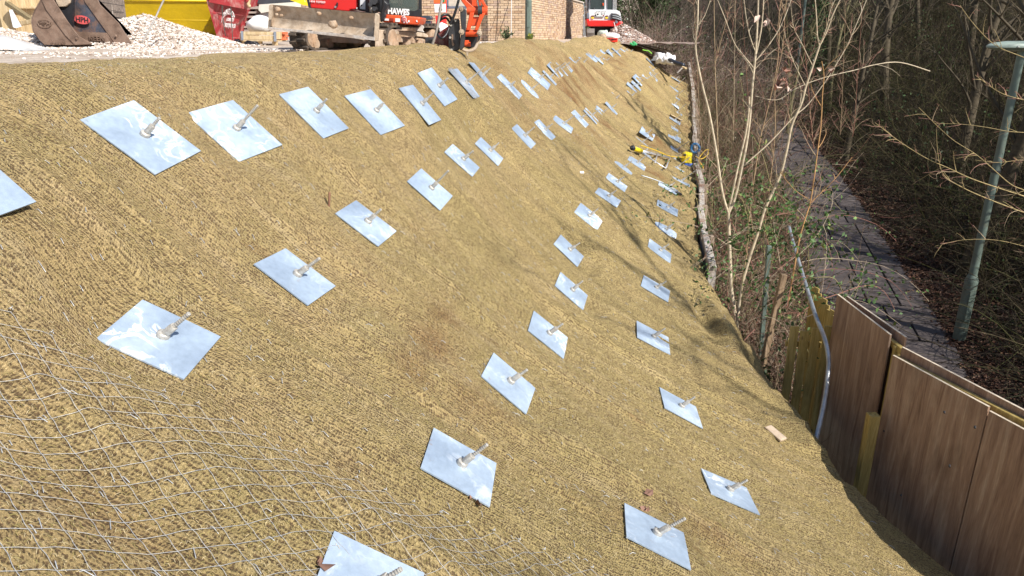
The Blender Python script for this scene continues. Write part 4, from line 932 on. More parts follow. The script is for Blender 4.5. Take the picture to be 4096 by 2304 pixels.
sapling('pale forked sapling with three cream stems just outside the toe wall', [
 ([(2946,1330),(2941,1270),(2925,1160),(2918,1000),(2913,851)], .040, .032),
 ([(2913,851),(2890,773),(2865,607),(2837,453),(2812,353),(2793,265),(2782,182),(2790,94),(2793,-30)], .022, .012),
 ([(2913,851),(2925,795),(2953,662),(2981,541),(2994,453),(2997,386)], .018, .015),
 ([(2915,851),(2942,784),(2975,635),(2997,497),(3011,331),(3022,221),(3030,83),(3034,-30)], .024, .014),
 ([(3025,215),(3046,110),(3056,-20)], .011, .009), ([(3014,271),(2967,213),(2937,171),(2900,73),(2862,-20)], .008, .005),
 ([(3022,207),(3000,146),(2985,73),(2974,-20)], .008, .006), ([(3025,241),(3077,177),(3126,98),(3172,-20)], .009, .006), ([(2794,100),(2820,60),(2845,-10)], .007, .004),
 ([(3022,274),(3068,226),(3110,190)], .005, .003), ([(2975,662),(3075,574),(3174,469),(3229,421),(3290,342),(3327,287),(3388,183),(3425,98),(3470,-10)], .011, .006),
 ([(3022,384),(3107,400),(3174,360),(3242,329),(3327,302),(3418,281),(3500,259),(3600,250),(3720,285)], .004, .010)], 10.4, .035, CRM, 75, 41)
sapling('pale slender sapling leaning right, immediately right of the forked one', [
 ([(2948,1330),(2950,1280),(2965,1152),(2998,1030),(3031,931),(3059,837),(3097,755),(3125,688),(3147,600),(3168,500),(3205,415),(3223,348),(3254,256),(3278,183)], .030, .016),
 ([(3278,183),(3269,140),(3266,73),(3259,-20)], .011, .008), ([(3278,183),(3309,122),(3333,55),(3370,-20)], .012, .008), ([(3278,183),(3306,110),(3322,40),(3350,-20)], .007, .005),
 ([(3223,348),(3175,250),(3150,180),(3130,100)], .006, .003), ([(3250,262),(3205,170),(3175,110),(3163,20)], .006, .003)], 10.0, .03, (.56, .46, .32), 60, 42)
sapling('thin orange barked sucker rising beside the path', [
 ([(3150,1230),(3175,1086),(3197,959),(3224,865),(3241,810),(3257,710),(3271,600),(3284,500),(3290,378),(3296,305),(3287,244)], .013, .005),
 ([(3238,815),(3335,721),(3409,628)], .007, .004), ([(3240,800),(3180,760),(3120,690)], .005, .003)], 9.2, .02, (.55, .32, .14), 22, 43)
sapling('thin brown double stem behind the two pale saplings', [
 ([(2985,1000),(3008,773),(3042,552),(3055,500),(3101,305),(3116,183),(3116,61),(3128,-20)], .011, .006),
 ([(3060,900),(3085,690),(3095,600),(3101,500),(3101,342),(3132,183),(3141,37),(3150,-20)], .009, .005)], 11.4, .02, (.42, .29, .17), 40, 44)
sapling('straight thin sapling at the left side of the roadside brush', [([(2872,620),(2866,420),(2861,300),(2859,183),(2857,92),(2856,-20)], .014, .008), ([(2860,260),(2885,160),(2912,60),(2930,-20)], .008, .004)], 15, .02, (.38, .28, .17), 30, 45)
# more slender stems seen against the far path
r = random.Random(77)
for i in range(9):
    u = 2790+i*80+r.uniform(-25, 25); Yd = r.uniform(12.5, 19); dx = r.uniform(-70, 90)
    sapling('slim bare stem in the brush by the path, %s one counted from the left' % (['first']+ORD[1:])[i], [([(u, 760-Yd*12), (u+dx*.2, 480), (u+dx*.55, 250), (u+dx, -20)], .011, .005)], Yd, .02, r.choice([(.30, .21, .13), (.26, .13, .09), (.40, .32, .21), (.2, .18, .09)]), 26, 100+i)['group'] = 'slim stems along the path'
# branches reaching in from the right
ob = sapling('leafless yellowish boughs reaching in from the right edge across the lamp post', [
 ([(4180,810),(4096,785),(3900,720),(3800,675),(3700,630),(3590,560),(3500,490)], .010, .003), ([(4180,790),(4096,760),(4040,735),(3960,665),(3900,615),(3800,550),(3675,430)], .009, .003),
 ([(4200,880),(4096,850),(3950,795),(3850,750),(3775,700),(3752,620),(3745,515)], .011, .003), ([(4180,535),(4096,530),(4030,525),(3950,510),(3850,497),(3740,493)], .006, .002), ([(4180,420),(4096,400),(4000,370),(3900,300)], .007, .003),
 ([(4180,1010),(4096,985),(3980,960),(3850,960),(3740,985)], .006, .002), ([(4180,270),(4096,230),(3980,180),(3890,90),(3840,20)], .007, .003), ([(4180,660),(4096,640),(3990,650),(3900,640)], .005, .002)], 9.3, .02, (.40, .31, .15), 110, 60, name='overhanging_boughs')
# brambles with leaves beside the path
def bramble(label, cx, cy, Yd, n, seed, su=230, sv=170):
    rg = np.random.default_rng(seed); b = at(cx, cy, Yd); root = empty('bramble', b, 0, label, 'bramble')
    base = np.zeros((n, 3))+rg.normal(0, .35, (n, 3)); base[:, 2] -= .5
    P, Rr = strands(n, base, np.array([[.25, 0, .8]])+rg.normal(0, .6, (n, 3)), rg.uniform(.8, 2.2, n), 12, .12, .35, .005, .002, rg)
    V, F, cc = tubes(P, Rr, 4, tones(n, [(.36, .17, .13), (.30, .26, .12), (.45, .36, .26)], rg=rg)); link('canes', npmesh('canes', V, quads2tri(F), True, col=cc), root, M_twig)['kind'] = 'stuff'
    m = n*32; i = rg.integers(0, n, m); k = rg.integers(3, 12, m); C0 = P[i, k]+rg.normal(0, .07, (m, 3))
    V, F, cc = leafquads(C0, np.full(m, .055), tones(m, [(.07, .13, .035), (.12, .20, .06), (.05, .10, .03), (.28, .30, .10)], [.4, .25, .3, .05], rg=rg), rg=rg); link('leaves', npmesh('leaves', V, F, True, col=cc), root, M_leaf)['kind'] = 'stuff'
bramble('green leaved bramble arching over the handrail towards the path', 3230, 1060, 9.2, 20, 5)
bramble('bramble with small green leaves around the foot of the pale saplings', 3060, 800, 11.0, 24, 6)
bramble('loose bramble sprays against the paving at the middle of the path', 3150, 900, 10.2, 18, 7)
bramble('ivy green bramble clump in the dark beside the toe wall', 2860, 1110, 10.8, 14, 8)
bramble('green bramble low down left of the fork of the pale sapling', 2830, 770, 13.0, 16, 9)
# dead leaves still hanging on the saplings
for (u, v, n, sd) in ((3125, 345, 12, 1), (3068, 92, 6, 2), (3282, 272, 4, 3), (3143, 300, 5, 4)):
    rg = np.random.default_rng(sd); c0 = np.array(at(u, v, 10.2)); C0 = c0+rg.normal(0, .045, (n, 3))
    V, F, cc = leafquads(C0, np.full(n, .085), tones(n, [(.62, .46, .38), (.35, .18, .13)], rg=rg), rg=rg, fold=1.4)
    o = link('dead_leaves', npmesh('dead_leaves', V, F, True, col=cc), None, M_dead); tag(o, 'curled dead leaves hanging in the sapling branches, %s' % ['largest brown bunch', 'pale bunch near the top edge', 'single pale scrap at right', 'small bunch above the largest'][sd-1], 'leaves')
# evergreen trees behind the garden wall and the far digger
for i, (x, y, h) in enumerate(((-2.5, 46, 4.5), (1.0, 47, 5.0), (3.6, 45, 4.0), (6.0, 50, 5.5), (9.5, 52, 5))):
    rg = np.random.default_rng(300+i); root = empty('evergreen_tree', (x, y, ZP-.1), 0, 'dark evergreen tree behind the brick garden wall, %s' % ['far left behind the building', 'above the middle of the wall', 'at the end of the wall', 'behind the white and red digger', 'rightmost above the far brush'][i], 'tree', 'evergreens behind the wall')
    T_, TR_ = strands(1, np.zeros((1, 3)), np.array([[0, 0, 1.0]]), np.array([h*.9]), 8, .03, 0, .12, .03, rg); L_, LR_ = side(T_, 40, .1, .98, .45, .12, 1.2, .03, 7, .2, rg)
    V, F, cc = merge([tubes(T_, TR_, 6, np.array([(.12, .09, .06)])), tubes(L_, LR_, 4, tones(40, [(.12, .09, .06)], rg=rg))]); link('trunk', npmesh('trunk', V, F, True, col=cc), root, M_bark)
    m = 9000; k = rg.integers(0, 40, m); q = rg.integers(1, 7, m); C0 = L_[k, q]+rg.normal(0, .28, (m, 3)); V, F, cc = leafquads(C0, np.full(m, .15), tones(m, [(.035, .06, .022), (.06, .095, .035), (.09, .12, .05)], rg=rg), rg=rg); link('crown', npmesh('crown', V, F, True, col=cc), root, M_leaf)
# ------------------------------------------------------------------ building site on the platform
def trace(name, pts, Y, depth, mat, parent=None, bevel=0, k=1.0, smooth=None, Yend=None):
    """solid with an outline measured in the photograph, standing at distance Y with its own thickness"""
    us = [p[0] for p in pts]; u0, u1 = min(us), max(us); Yend = Y if Yend is None else Yend
    f = lambda u: Y+(Yend-Y)*((u-u0)/(u1-u0) if u1 > u0 else 0)
    A = [at(p[0], p[1], f(p[0]), k) for p in pts]; n = len(A); dv = Vector((0, depth, 0))
    mb = MB(); mb.add(A+[a+dv for a in A], [tuple(range(n)), tuple(range(2*n-1, n-1, -1))]+[(i, (i+1) % n, n+(i+1) % n, n+i) for i in range(n)])
    o = mb.build(name, mat, auto=smooth or 35, bevel=bevel)
    return child(o, parent) if parent is not None else o
def rod(name, pts, r, mat, parent=None, n=8, sm=5):
    mb = MB(); mb.tube(smooth_pts(pts, sm) if len(pts) > 2 else pts, r, n); o = mb.build(name, mat, smooth=True)
    return child(o, parent) if parent is not None else o
def text(s, size, mat, M, name='lettering', parent=None, depth=.004, arc=0, sx=1.0, bold=0):
    cu = bpy.data.curves.new('t', 'FONT'); cu.body = s; cu.size = size; cu.extrude = depth; cu.align_x = 'CENTER'; cu.offset = bold; cu.resolution_u = 3
    ob = bpy.data.objects.new('t', cu); me = bpy.data.meshes.new_from_object(ob); bpy.data.objects.remove(ob)
    for v in me.vertices:
        x, y, z = v.co; x *= sx
        if arc: y = y-arc*(x*x); y += 0
        v.co = M @ Vector((x, y, z))
    me.materials.clear(); me.materials.append(mat); o = link(name, me)
    return child(o, parent) if parent is not None else o
def facemat(tl, tr, bl):
    """frame on a face: x to the right, y up, origin at the top left corner"""
    x = (tr-tl).normalized(); y = (tl-bl); y = (y-x*y.dot(x)).normalized(); z = x.cross(y); return basis(x, y, z, tl)
M_rust = simple('rusty_steel', (.20, .13, .095), .75, .4, 5, metal=.25, dirt=(.30, .215, .165), dirtamt=.55, dscale=5, bump=.4)
M_bluest = simple('scuffed_blue_steel', (.085, .095, .125), .55, .4, 4, metal=.3, dirt=(.28, .15, .09), dirtamt=.55, dscale=6, bump=.35)
M_redlogo = simple('faded_red_paint', (.62, .10, .10), .6, .2, 12); M_blk = simple('black_paint', (.02, .02, .024), .5, .3, 8)
M_yelp = simple('yellow_skip_paint', (.70, .48, .01), .45, .12, 2.2, dirt=(.36, .24, .06), dirtamt=.12, dscale=2, bump=.5)
M_redp = simple('red_skip_paint', (.42, .035, .045), .5, .22, 3, dirt=(.55, .36, .33), dirtamt=.4, dscale=3.5, bump=.2)
M_white = simple('white_paint', (.82, .82, .82), .6, .06, 9, bump=0)
M_org = simple('orange_machine_paint', (.70, .085, .022), .35, .12, 4, dirt=(.35, .14, .07), dirtamt=.25, dscale=6)
M_mach = simple('red_machine_paint', (.62, .02, .018), .28, .08, 3)
M_mud = simple('mud_caked_steel', (.36, .27, .19), .9, .45, 5, dirt=(.56, .47, .37), dirtamt=.65, dscale=6, bump=.9)
M_mudd = simple('dried_mud', (.34, .23, .15), .95, .4, 7, dirt=(.52, .42, .32), dirtamt=.4, dscale=8, bump=1)
M_rub = simple('muddy_rubber', (.055, .045, .038), .85, .35, 6, dirt=(.20, .145, .10), dirtamt=.5, dscale=7, bump=.5)
M_hose = simple('black_hose', (.018, .018, .02), .4, .2, 8); M_pale = mat_wood('pale_pine', (.48, .34, .17), (.62, .47, .27), (.72, .58, .37), (8, 8, .6), .75, 2, True, .25)
M_grwood = mat_wood('grey_pallet_wood', (.24, .21, .18), (.38, .34, .30), (.5, .46, .42), (.6, 8, 8), .85, 2.4)
def mat_glass(name='cab_glass', c=(.10, .13, .12)):
    t = NT(name); t.col(c); t.rough(.06); t.b.inputs['Specular IOR Level'].default_value = .8; t.b.inputs['Alpha'].default_value = .55; return t.m
M_glass = mat_glass()
# ---- stones
def stones(name, P, size, cols, label, wts=None, parent=None, lumpy=.35):
    n = len(P); base = np.array([(1, 0, 0), (-1, 0, 0), (0, 1, 0), (0, -1, 0), (0, 0, .8), (0, 0, -.8), (.6, .6, .5), (-.6, -.55, .45)], float)
    F0 = np.array([(0, 6, 4), (0, 2, 6), (2, 4, 6), (2, 1, 4), (1, 7, 4), (1, 3, 7), (3, 4, 7), (3, 0, 4), (2, 0, 5), (1, 2, 5), (3, 1, 5), (0, 3, 5)])
    s = size*rng.uniform(.45, 1.25, (n, 1, 1)); q = rng.normal(0, 1, (n, 3, 3)); q, _ = np.linalg.qr(q)
    V = np.einsum('nij,kj->nki', q, base)*rng.uniform(1-lumpy, 1+lumpy, (n, 8, 1))*np.array([1, .8, .65])*s+P[:, None]
    F = (np.arange(n)[:, None, None]*8+F0[None]).reshape(-1, 3); cc = np.repeat(tones(n, cols, wts), 8, axis=0)
    o = link(name, npmesh(name, V.reshape(-1, 3), F, False, col=cc), parent, M_stone); tag(o, label, name.replace('_', ' ') if parent is None else None, kind='stuff'); return o
M_stone = toned('stone', .9, .2, 30)
STC = [(.62, .54, .47), (.74, .68, .62), (.48, .38, .31), (.82, .78, .73), (.38, .28, .22)]; STW = [.3, .3, .2, .12, .08]
def mound(x, y):
    f = lambda cx, cy, sx, sy, h: h*np.maximum(0, 1-np.sqrt(((x-cx)/sx)**2+((y-cy)/sy)**2))
    return f(px0, 16.6, 1.85, 2.2, .60)+f(px0-.55, 16.5, 1.3, 1.9, .10)+f(-10.4, 15.2, 1.9, 2.1, .42)
px0 = at(590, 90, 16.6).x
gx, gy = np.meshgrid(np.linspace(-13, -5.2, 90), np.linspace(13.3, 19.5, 70)); gz = ZP+mound(gx, gy)*(.93+.1*vnoise(gx*4, gy*4, 9))-.03
o = link('gravel_heap', npmesh('gravel_heap', np.stack([gx, gy, gz], -1).reshape(-1, 3), grid_faces(*gx.shape), True), None, simple('gravel_core', (.52, .45, .38), .95, .3, 20, bump=1)); tag(o, 'heap of pale crushed limestone in front of the yellow skip', 'gravel heap')
n = 30000; x = rng.uniform(-12.8, -5.6, n); y = rng.uniform(13.5, 18.2, n); m = mound(x, y); k = (m > .02) | (rng.uniform(0, 1, n) < .35)
x, y, m = x[k], y[k], m[k]; stones('gravel', np.stack([x, y, ZP+m*.97+rng.uniform(-.01, .03, len(x))], -1), .034, STC, 'loose pale limestone gravel covering the heap and the ground round the buckets', STW)
n = 9000; x = rng.uniform(-9, -2.5, n); y = rng.uniform(9.0, 14.5, n); k = x < np.interp(y, [9, 12, 15], [-4.6, -4.0, -3.0]); x = x[k]; y = y[k]; k2 = rng.uniform(0, 1, len(x)) < sstep(10, 13.5, y)+.12; x = x[k2]; y = y[k2]
stones('scattered_stones', np.stack([x, y, x*0+ZP+.004], -1), .022, STC, 'small scattered stones on the dusty ground in front of the buckets', STW)

# ---- two excavator buckets lying on the gravel
def bucket(name, pts, strip, Y, depth, mat, label, stripmat):
    root = empty(name, at(330, 180, Y), 0, label, 'excavator bucket')
    trace('side_plate', pts, Y, .03, mat, root, .004); trace('side_plate', [(u-4, v-2) for u, v in pts], Y+depth, .03, mat, root)
    trace('edge_strip', strip, Y-.022, .022, stripmat, root, .003)
    return root
bL = [(165,-40),(165,0),(140,45),(130,72),(128,91),(135,128),(157,159),(178,180),(357,181),(367,174),(315,146),(270,87),(217,6),(190,-40)]
root = bucket('excavator_bucket', bL, [(165,-40),(166,0),(185,40),(262,142),(300,180),(367,176),(315,146),(270,87),(217,6),(190,-40)], 14.3, .62, M_rust, 'brown rusty digger bucket lying on gravel at far left with an embossed oval', M_rust)
# curved back of the left bucket
sh = [at(u, v, 14.3) for u, v in [(165,-40),(165,0),(140,45),(130,72),(128,91),(135,128),(157,159),(178,180),(270,182),(357,182)]]
mb = MB(); vs = []; 
for a in sh: vs += [a, a+Vector((-.03, .62, 0)), a*1.0+Vector((.012, 0, .012)), a+Vector((-.018, .62, .012))]
fs = []
for i in range(len(sh)-1): fs += [(4*i, 4*i+1, 4*i+5, 4*i+4), (4*i+2, 4*i+6, 4*i+7, 4*i+3)]
mb.add(vs, fs); child(mb.build('shell', M_rust, auto=60), root)
trace('lug', [(218,-30),(222,5),(235,28),(262,26),(278,12),(280,-30)], 14.5, .12, M_mud, root, .01)
trace('interior_shade', [(188,-40),(292,-40),(292,60),(288,108),(262,84),(214,12)], 14.55, .06, M_blk, root)  # black sheet standing in for the shade inside the bucket
q = at(178, 93, 14.28); mb = MB(); n = 24
ring = [Vector((q.x+.125*math.cos(a), q.y, q.z+.068*math.sin(a))) for a in [2*math.pi*i/n for i in range(n+1)]]
mb.tube(ring, .006, 6); child(mb.build('embossed_oval', M_rust, smooth=True), root)
MX = Matrix.Translation(q+Vector((0, 0, -.03))) @ Matrix.Rotation(R(90), 4, 'X') @ Matrix.Rotation(R(-6), 4, 'Z'); text('HPH', .105, M_rust, MX, 'embossed_letters', root, .005)
MX = Matrix.Translation(at(235, 176, 14.26)+Vector((0, 0, .0))) @ Matrix.Rotation(R(90), 4, 'X'); text('KEEN', .10, M_rust, MX, 'embossed_letters', root, .004, sx=1.1)
bR = [(278,-40),(280,0),(281,41),(270,63),(272,89),(298,126),(315,146),(357,172),(457,177),(528,185),(526,174),(474,93),(398,17),(375,-40)]
root = bucket('excavator_bucket', bR, [(330,-40),(338,6),(420,120),(462,178),(528,185),(526,174),(474,93),(398,17),(375,-40)], 14.75, .5, M_bluest, 'blue grey digger bucket with a red oval badge, behind the brown one', M_rust)
trace('wear_plate', [(298,126),(315,146),(357,172),(457,177),(425,131)], 14.72, .02, M_rust, root)
q = at(328, 79, 14.70); mb = MB(); lathe(mb, [(.15, 0), (.15, .006)], 28, Matrix.Translation(q) @ Matrix.Rotation(R(90), 4, 'X') @ Matrix.Rotation(R(-8), 4, 'Z') @ Matrix.Diagonal((1, .52, 1, 1))); child(mb.build('badge', M_redlogo, auto=40), root)
text('HPH', .125, M_blk, Matrix.Translation(q+Vector((0, -.008, -.042))) @ Matrix.Rotation(R(90), 4, 'X') @ Matrix.Rotation(R(-7), 4, 'Z'), 'badge_letters', root, .002, bold=.003)
text('KEEN', .12, M_rust, Matrix.Translation(at(388, 163, 14.70)) @ Matrix.Rotation(R(90), 4, 'X') @ Matrix.Rotation(R(-3), 4, 'Z'), 'cast_letters', root, .009, sx=1.05, bold=.002)
trace('edge_strip', [(388,-40),(395,0),(430,62),(500,140),(572,187),(545,188),(526,174),(474,93),(398,17)], 15.2, .03, M_bluest, root)
for u, v, Yq in ((306, 154, 14.26), (464, 143, 14.70)):
    mb = MB(); lathe(mb, [(.022, 0), (.022, .01), (.012, .016)], 10, Matrix.Translation(at(u, v, Yq)) @ Matrix.Rotation(R(90), 4, 'X')); child(mb.build('bolt', M_rust, auto=40), root)
# ---- leaning steel bar, grey sheet, timber fence, paper
o = rod('steel_bar', [at(772, -230, 14.0), at(655, 0, 13.9), at(612, 92, 13.8), at(567, 172, 13.7)], .015, simple('bar_steel', (.55, .52, .48), .4, .25, 12, metal=.5)); tag(o, 'long steel bar leaning across the yellow skip with its foot in the gravel', 'steel bar')
gxx = np.linspace(0, 1, 26); GX2, GY2 = np.meshgrid(gxx, gxx); a = at(-60, 200, 12.4); X = a.x+GX2*1.0-.05; Yq = 12.2+GY2*.8
Zq = ZP+.015+.24*sstep(1.0, .1, GX2)*np.sin(np.pi*np.clip(GY2, .02, .98))**.6+.035*fbm(GX2*6, GY2*6, 4, 3)*sstep(1, .7, GX2)
o = link('plastic_sheet', npmesh('plastic_sheet', np.stack([X, Yq, Zq], -1).reshape(-1, 3), grid_faces(26, 26)), None, simple('grey_sheeting', (.50, .49, .48), .7, .15, 4)); tag(o, 'crumpled pale grey sheeting on the gravel at the left edge', 'sheeting')
fence = empty('board_fence', at(60, 110, 18.5), 0, 'new pine close boarded fence behind the buckets at far left', 'fence')
r = random.Random(9); zb = ZP
for i in range(20):
    u = -130+i*16.5; a = at(u, 60, 18.8); mb = MB(); w = .098; tilt = r.uniform(-.01, .01)
    mb.box((a.x, 18.8+(i % 2)*.012, zb+.95), (w, .02, 1.9), bev=.004); child(mb.build('board', M_pale, auto=40), fence)
for z in (.15, .85, 1.5):
    a = at(-130, 60, 18.7); b = at(190, 60, 18.7); stick('rail', (a.x, 18.72, zb+z), (b.x, 18.72, zb+z), .05, .09, M_pale, fence, Vector((0, 1, 0)))
a = at(20, 60, 18.5); stick('post', (a.x, 18.55, zb-.1), (a.x, 18.55, zb+1.9), .26, .10, M_pale, fence, Vector((0, 1, 0)))
o = stick('timber_brace', at(28, 12, 18.3), at(150, 96, 18.0), .11, .09, mat_wood('mossy_timber', (.13, .10, .05), (.22, .17, .09), (.3, .24, .14), (1, 8, 8))); tag(o, 'dark mossy timber leaning diagonally in front of the board fence', 'timber')
o = stick('timber_brace', at(60, 98, 18.1), at(140, 84, 17.9), .10, .09, M_pale); tag(o, 'short pale offcut lying behind the brown bucket', 'timber')
o = trace('paper_notice', [(36,40),(48,38),(86,106),(70,111),(60,112),(52,108)], 17.9, .006, simple('white_paper', (.78, .79, .84), .6, .05)); tag(o, 'white paper notice hanging askew on the board fence post', 'paper')
# dark slatted bundle
root = empty('reed_bundle', at(450, 80, 17.3), 0, 'dark bundle of split reeds bound with wire beside the yellow skip', 'bundle')
M_reed = simple('dark_reed', (.19, .15, .125), .9, .35, 20)
for i in range(17):
    u = 396+i*6.2; stick('reed', at(u-8, -40, 17.3), at(u+(8 if i > 8 else 2), 84, 17.2), .034, .03, M_reed, root)
for v in (8, 34, 58): rod('binding_wire', [at(396, v, 17.12), at(440, v+6, 17.1), at(496, v+16, 17.1)], .005, M_blk, root)
# ---- skips
root = empty('skip', at(680, 160, 18.2), 0, 'yellow steel skip standing behind the gravel heap', 'skip')
def slab_face(name, q, mat, parent, back=1.7, tin=.0):
    A = list(q); B = [p+Vector((0, back, 0)) for p in q]; mb = MB(); mb.add(A+B, [(0, 1, 2, 3), (7, 6, 5, 4), (0, 4, 5, 1), (1, 5, 6, 2), (2, 6, 7, 3), (3, 7, 4, 0)]); return child(mb.build(name, mat, auto=35), parent)
TL, TR, BR, BL = at(462, -45, 18.3), at(860, -45, 18.3), at(890, 172, 18.9), at(520, 172, 18.9); TL.z = TR.z = 1.25; BL.z = BR.z = ZP
slab_face('body', (TL, TR, BR, BL), M_yelp, root)
def yline(u0, v0, u1, v1, r=.016, nm='rib'):
    a = at(u0, v0, 1); b = at(u1, v1, 1)
    def onface(p):
        n = (TR-TL).cross(BL-TL).normalized(); d = p.normalized(); return d*(TL.dot(n)/d.dot(n))-n*.01*(1 if n.y < 0 else -1)
    return rod(nm, [onface(a), onface(b)], r, M_yelp, root, 6)
yline(478, 3, 842, 3, .035, 'rim'); yline(500, 79, 850, 82); yline(508, 130, 858, 132); yline(512, 145, 860, 147); yline(868, 150, 850, 82, .012); yline(497, 78, 468, -10, .014)
root = empty('skip', at(905, 176, 17.4), 0, 'red steel skip with white painted lettering beside the yellow skip', 'skip')
rTL, rTR, rBR, rBL = at(812, -45, 17.2), at(990, -12, 18.6), at(948, 180, 18.9), at(876, 172, 17.9); rTL.z += 0; rBL.z = rBR.z = ZP
slab_face('body', (rTL, rTR, rBR, rBL), M_redp, root, 1.5)
fm = facemat(rTL, rTR, rBL)
def redp(u, v, off=.012):
    n = (rTR-rTL).cross(rBL-rTL).normalized(); d = at(u, v, 1).normalized(); p = d*(rTL.dot(n)/d.dot(n)); return p+n*off*(1 if n.y < 0 else -1)
mb = MB(); A = [redp(826,-30,.07), redp(990,2,.07), redp(986,38,.05), redp(829,7,.05)]; mb.add(A+[p+Vector((0, .12, 0)) for p in A], [(0,1,2,3),(7,6,5,4),(0,4,5,1),(1,5,6,2),(2,6,7,3),(3,7,4,0)]); child(mb.build('rim', M_redp, bevel=.006), root)
for v0, v1 in ((49, 62), (148, 152)): rod('weld_line', [redp(841+v0*.12, v0, .004), redp(975, v1, .004)], .006, M_redp, root, 5)
def redtext(s, u, v, size, arc=0, sx=1):
    o_ = redp(u, v, .012); fx = (redp(u+20, v+1.6*0+3, .012)-redp(u-20, v-3*0-1, .012)).normalized(); fy = (redp(u, v-20, .012)-o_); fy = (fy-fx*fy.dot(fx)).normalized(); text(s, size, M_white, basis(fx, fy, fx.cross(fy), o_), 'lettering', root, .002, arc, sx, .002)
redtext('JOHN STACEY', 913, 57, .185, 3.3, .36); redtext('& SONS LTD', 918, 84, .10, 0, .42); redtext('TADLEY (0118) 981 3531', 918, 109, .125, 0, .29)
for q in ([(881,-20),(884,30),(890,90),(898,143)], [(912,-20),(921,50),(923,100),(927,165)]): o = rod('strap', [redp(u, v, .03) for u, v in q], .007, simple('green_strap', (.03, .14, .12), .7, .2)); tag(o, 'dark green strap hanging down the red skip, %s of the lettering' % ('left' if q[0][0] < 900 else 'right'), 'strap')
for i, q in enumerate(([(985,-30),(990,10),(1004,-20)], [(1010,-30),(992,18),(1002,26)])): o = rod('timber_offcut', [at(u, v, 18.4) for u, v in q], .04, M_pale if i else M_redp, None, 5); tag(o, ['red rubbish sticking up out of the red skip', 'pale batten sticking up behind the red skip'][i], 'debris')
# ---- crate, bag, pallets
cr = empty('pallet_collar', at(1035, 183, 17.6), 0, 'pine pallet collar with steel corners standing on a pallet beside the red skip', 'crate')
for nm, q in (('side_board', [(966,126),(1098,128),(1098,141),(966,139)]), ('side_board', [(966,141),(1098,143),(1098,159),(966,159)])): trace(nm, q, 17.5, .03, M_pale, cr, .004)
trace('side_board', [(1098,128),(1106,127),(1106,157),(1098,159)], 17.52, .8, M_pale, cr); trace('side_board', [(960,126),(966,126),(966,159),(960,158)], 17.52, .8, M_pale, cr)
for q in ([(963,124),(972,124),(973,161),(964,161)], [(1094,127),(1104,127),(1105,166),(1096,166)]): trace('corner_plate', q, 17.47, .02, simple('corner_steel', (.38, .42, .50), .4, .2, 9, metal=.6), cr)
for u in (966, 1026, 1088): trace('block', [(u,162),(u+18,162),(u+18,182),(u,182)], 17.55, .12, M_pale, cr, .004)
trace('deck_board', [(962,160),(1106,161),(1106,166),(962,165)], 17.5, .8, M_pale, cr); trace('deck_board', [(962,180),(1106,183),(1106,187),(962,184)], 17.5, .8, M_pale, cr)
def blob(name, u, v, Y, rx, ry, rz, mat, label, cat, seed=0, amp=.18, fr=2.2, parent=None, sub=3):
    bm = bmesh.new(); bmesh.ops.create_icosphere(bm, subdivisions=sub, radius=1); c = at(u, v, Y) if not isinstance(u, Vector) else u
    P = np.array([p.co[:] for p in bm.verts]); d = 1+amp*fbm(P[:, 0]*fr+seed, P[:, 1]*fr+P[:, 2]*fr*.8, seed, 3)+amp*.5*np.abs(fbm(P[:, 0]*fr*2.5+P[:, 2]*3, P[:, 1]*fr*2.5, seed+9, 2))
    for p, q in zip(bm.verts, d): p.co = Vector((p.co.x*rx*q, p.co.y*ry*q, max(p.co.z, -.8)*rz*q))
    me = bpy.data.meshes.new(name); bm.to_mesh(me); bm.free()
    for p in me.polygons: p.use_smooth = True
    o = link(name, me, None, mat); o.location = c
    if label: tag(o, label, cat)
    return child(o, parent) if parent is not None else o
M_bag = simple('white_woven_bag', (.80, .79, .78), .7, .06, 5, bump=.5); M_blkbag = simple('black_plastic', (.015, .015, .02), .35, .3, 8, bump=.4)
blob('sand_bag', 1040, 100, 17.9, .29, .25, .20, M_bag, 'bulging white bag resting on the pine pallet collar', 'bag', 3)
blob('bin_liner', 953, 170, 17.6, .09, .1, .07, M_blkbag, 'small black plastic bag in the gap between red skip and crate', 'bag', 4, .5)
blob('bin_liner', 1010, 175, 17.2, .16, .12, .06, M_blkbag, 'torn black plastic lying under the pine crate', 'bag', 5, .7)
pal = empty('pallet_stack', at(1005, 122, 19.2), 0, 'stack of grey wooden pallets behind the white bag', 'pallets')
for i, v in enumerate((28, 46, 63, 84, 104, 118)):
    trace('slat', [(976,v),(1032,v),(1032,v+8),(976,v+8)], 19.0, .9, M_grwood, pal)
for u in (982, 1020): trace('stringer', [(u,25),(u+8,25),(u+8,135),(u,135)], 19.1, .8, M_grwood, pal)
o = trace('insulation_board', [(1036,18),(1180,8),(1182,28),(1110,40),(1045,52),(1034,40)], 18.8, .5, simple('pale_board', (.66, .64, .56), .8, .1, 4)); tag(o, 'pale cream boards stacked behind the blade of the red digger', 'boards')
o = trace('wrapped_block', [(1044,50),(1110,40),(1125,62),(1090,95),(1060,92),(1038,62)], 18.9, .5, simple('wrapped_blocks', (.44, .46, .48), .4, .15, 4)); tag(o, 'plastic wrapped grey blocks behind the white bag', 'blocks')
o = trace('tarpaulin', [(1012,-40),(1200,-40),(1190,14),(1120,10),(1060,22),(1020,10)], 19.4, .5, simple('dark_tarp', (.045, .05, .06), .6, .3, 3, bump=.4)); tag(o, 'dark blue grey tarpaulin heap behind the pallets', 'tarpaulin')
o = trace('yellow_beam', [(1150,-30),(1240,-30),(1235,24),(1212,20),(1160,0)], 17.8, .25, simple('yellow_plastic', (.80, .60, .02), .4, .08)); tag(o, 'bright yellow moulded plastic piece above the digger blade', 'plastic part')
br = empty('brick_stack', at(1125, 160, 17.9), 0, 'stack of bright orange bricks half hidden behind the digger blade', 'bricks')
r = random.Random(2)
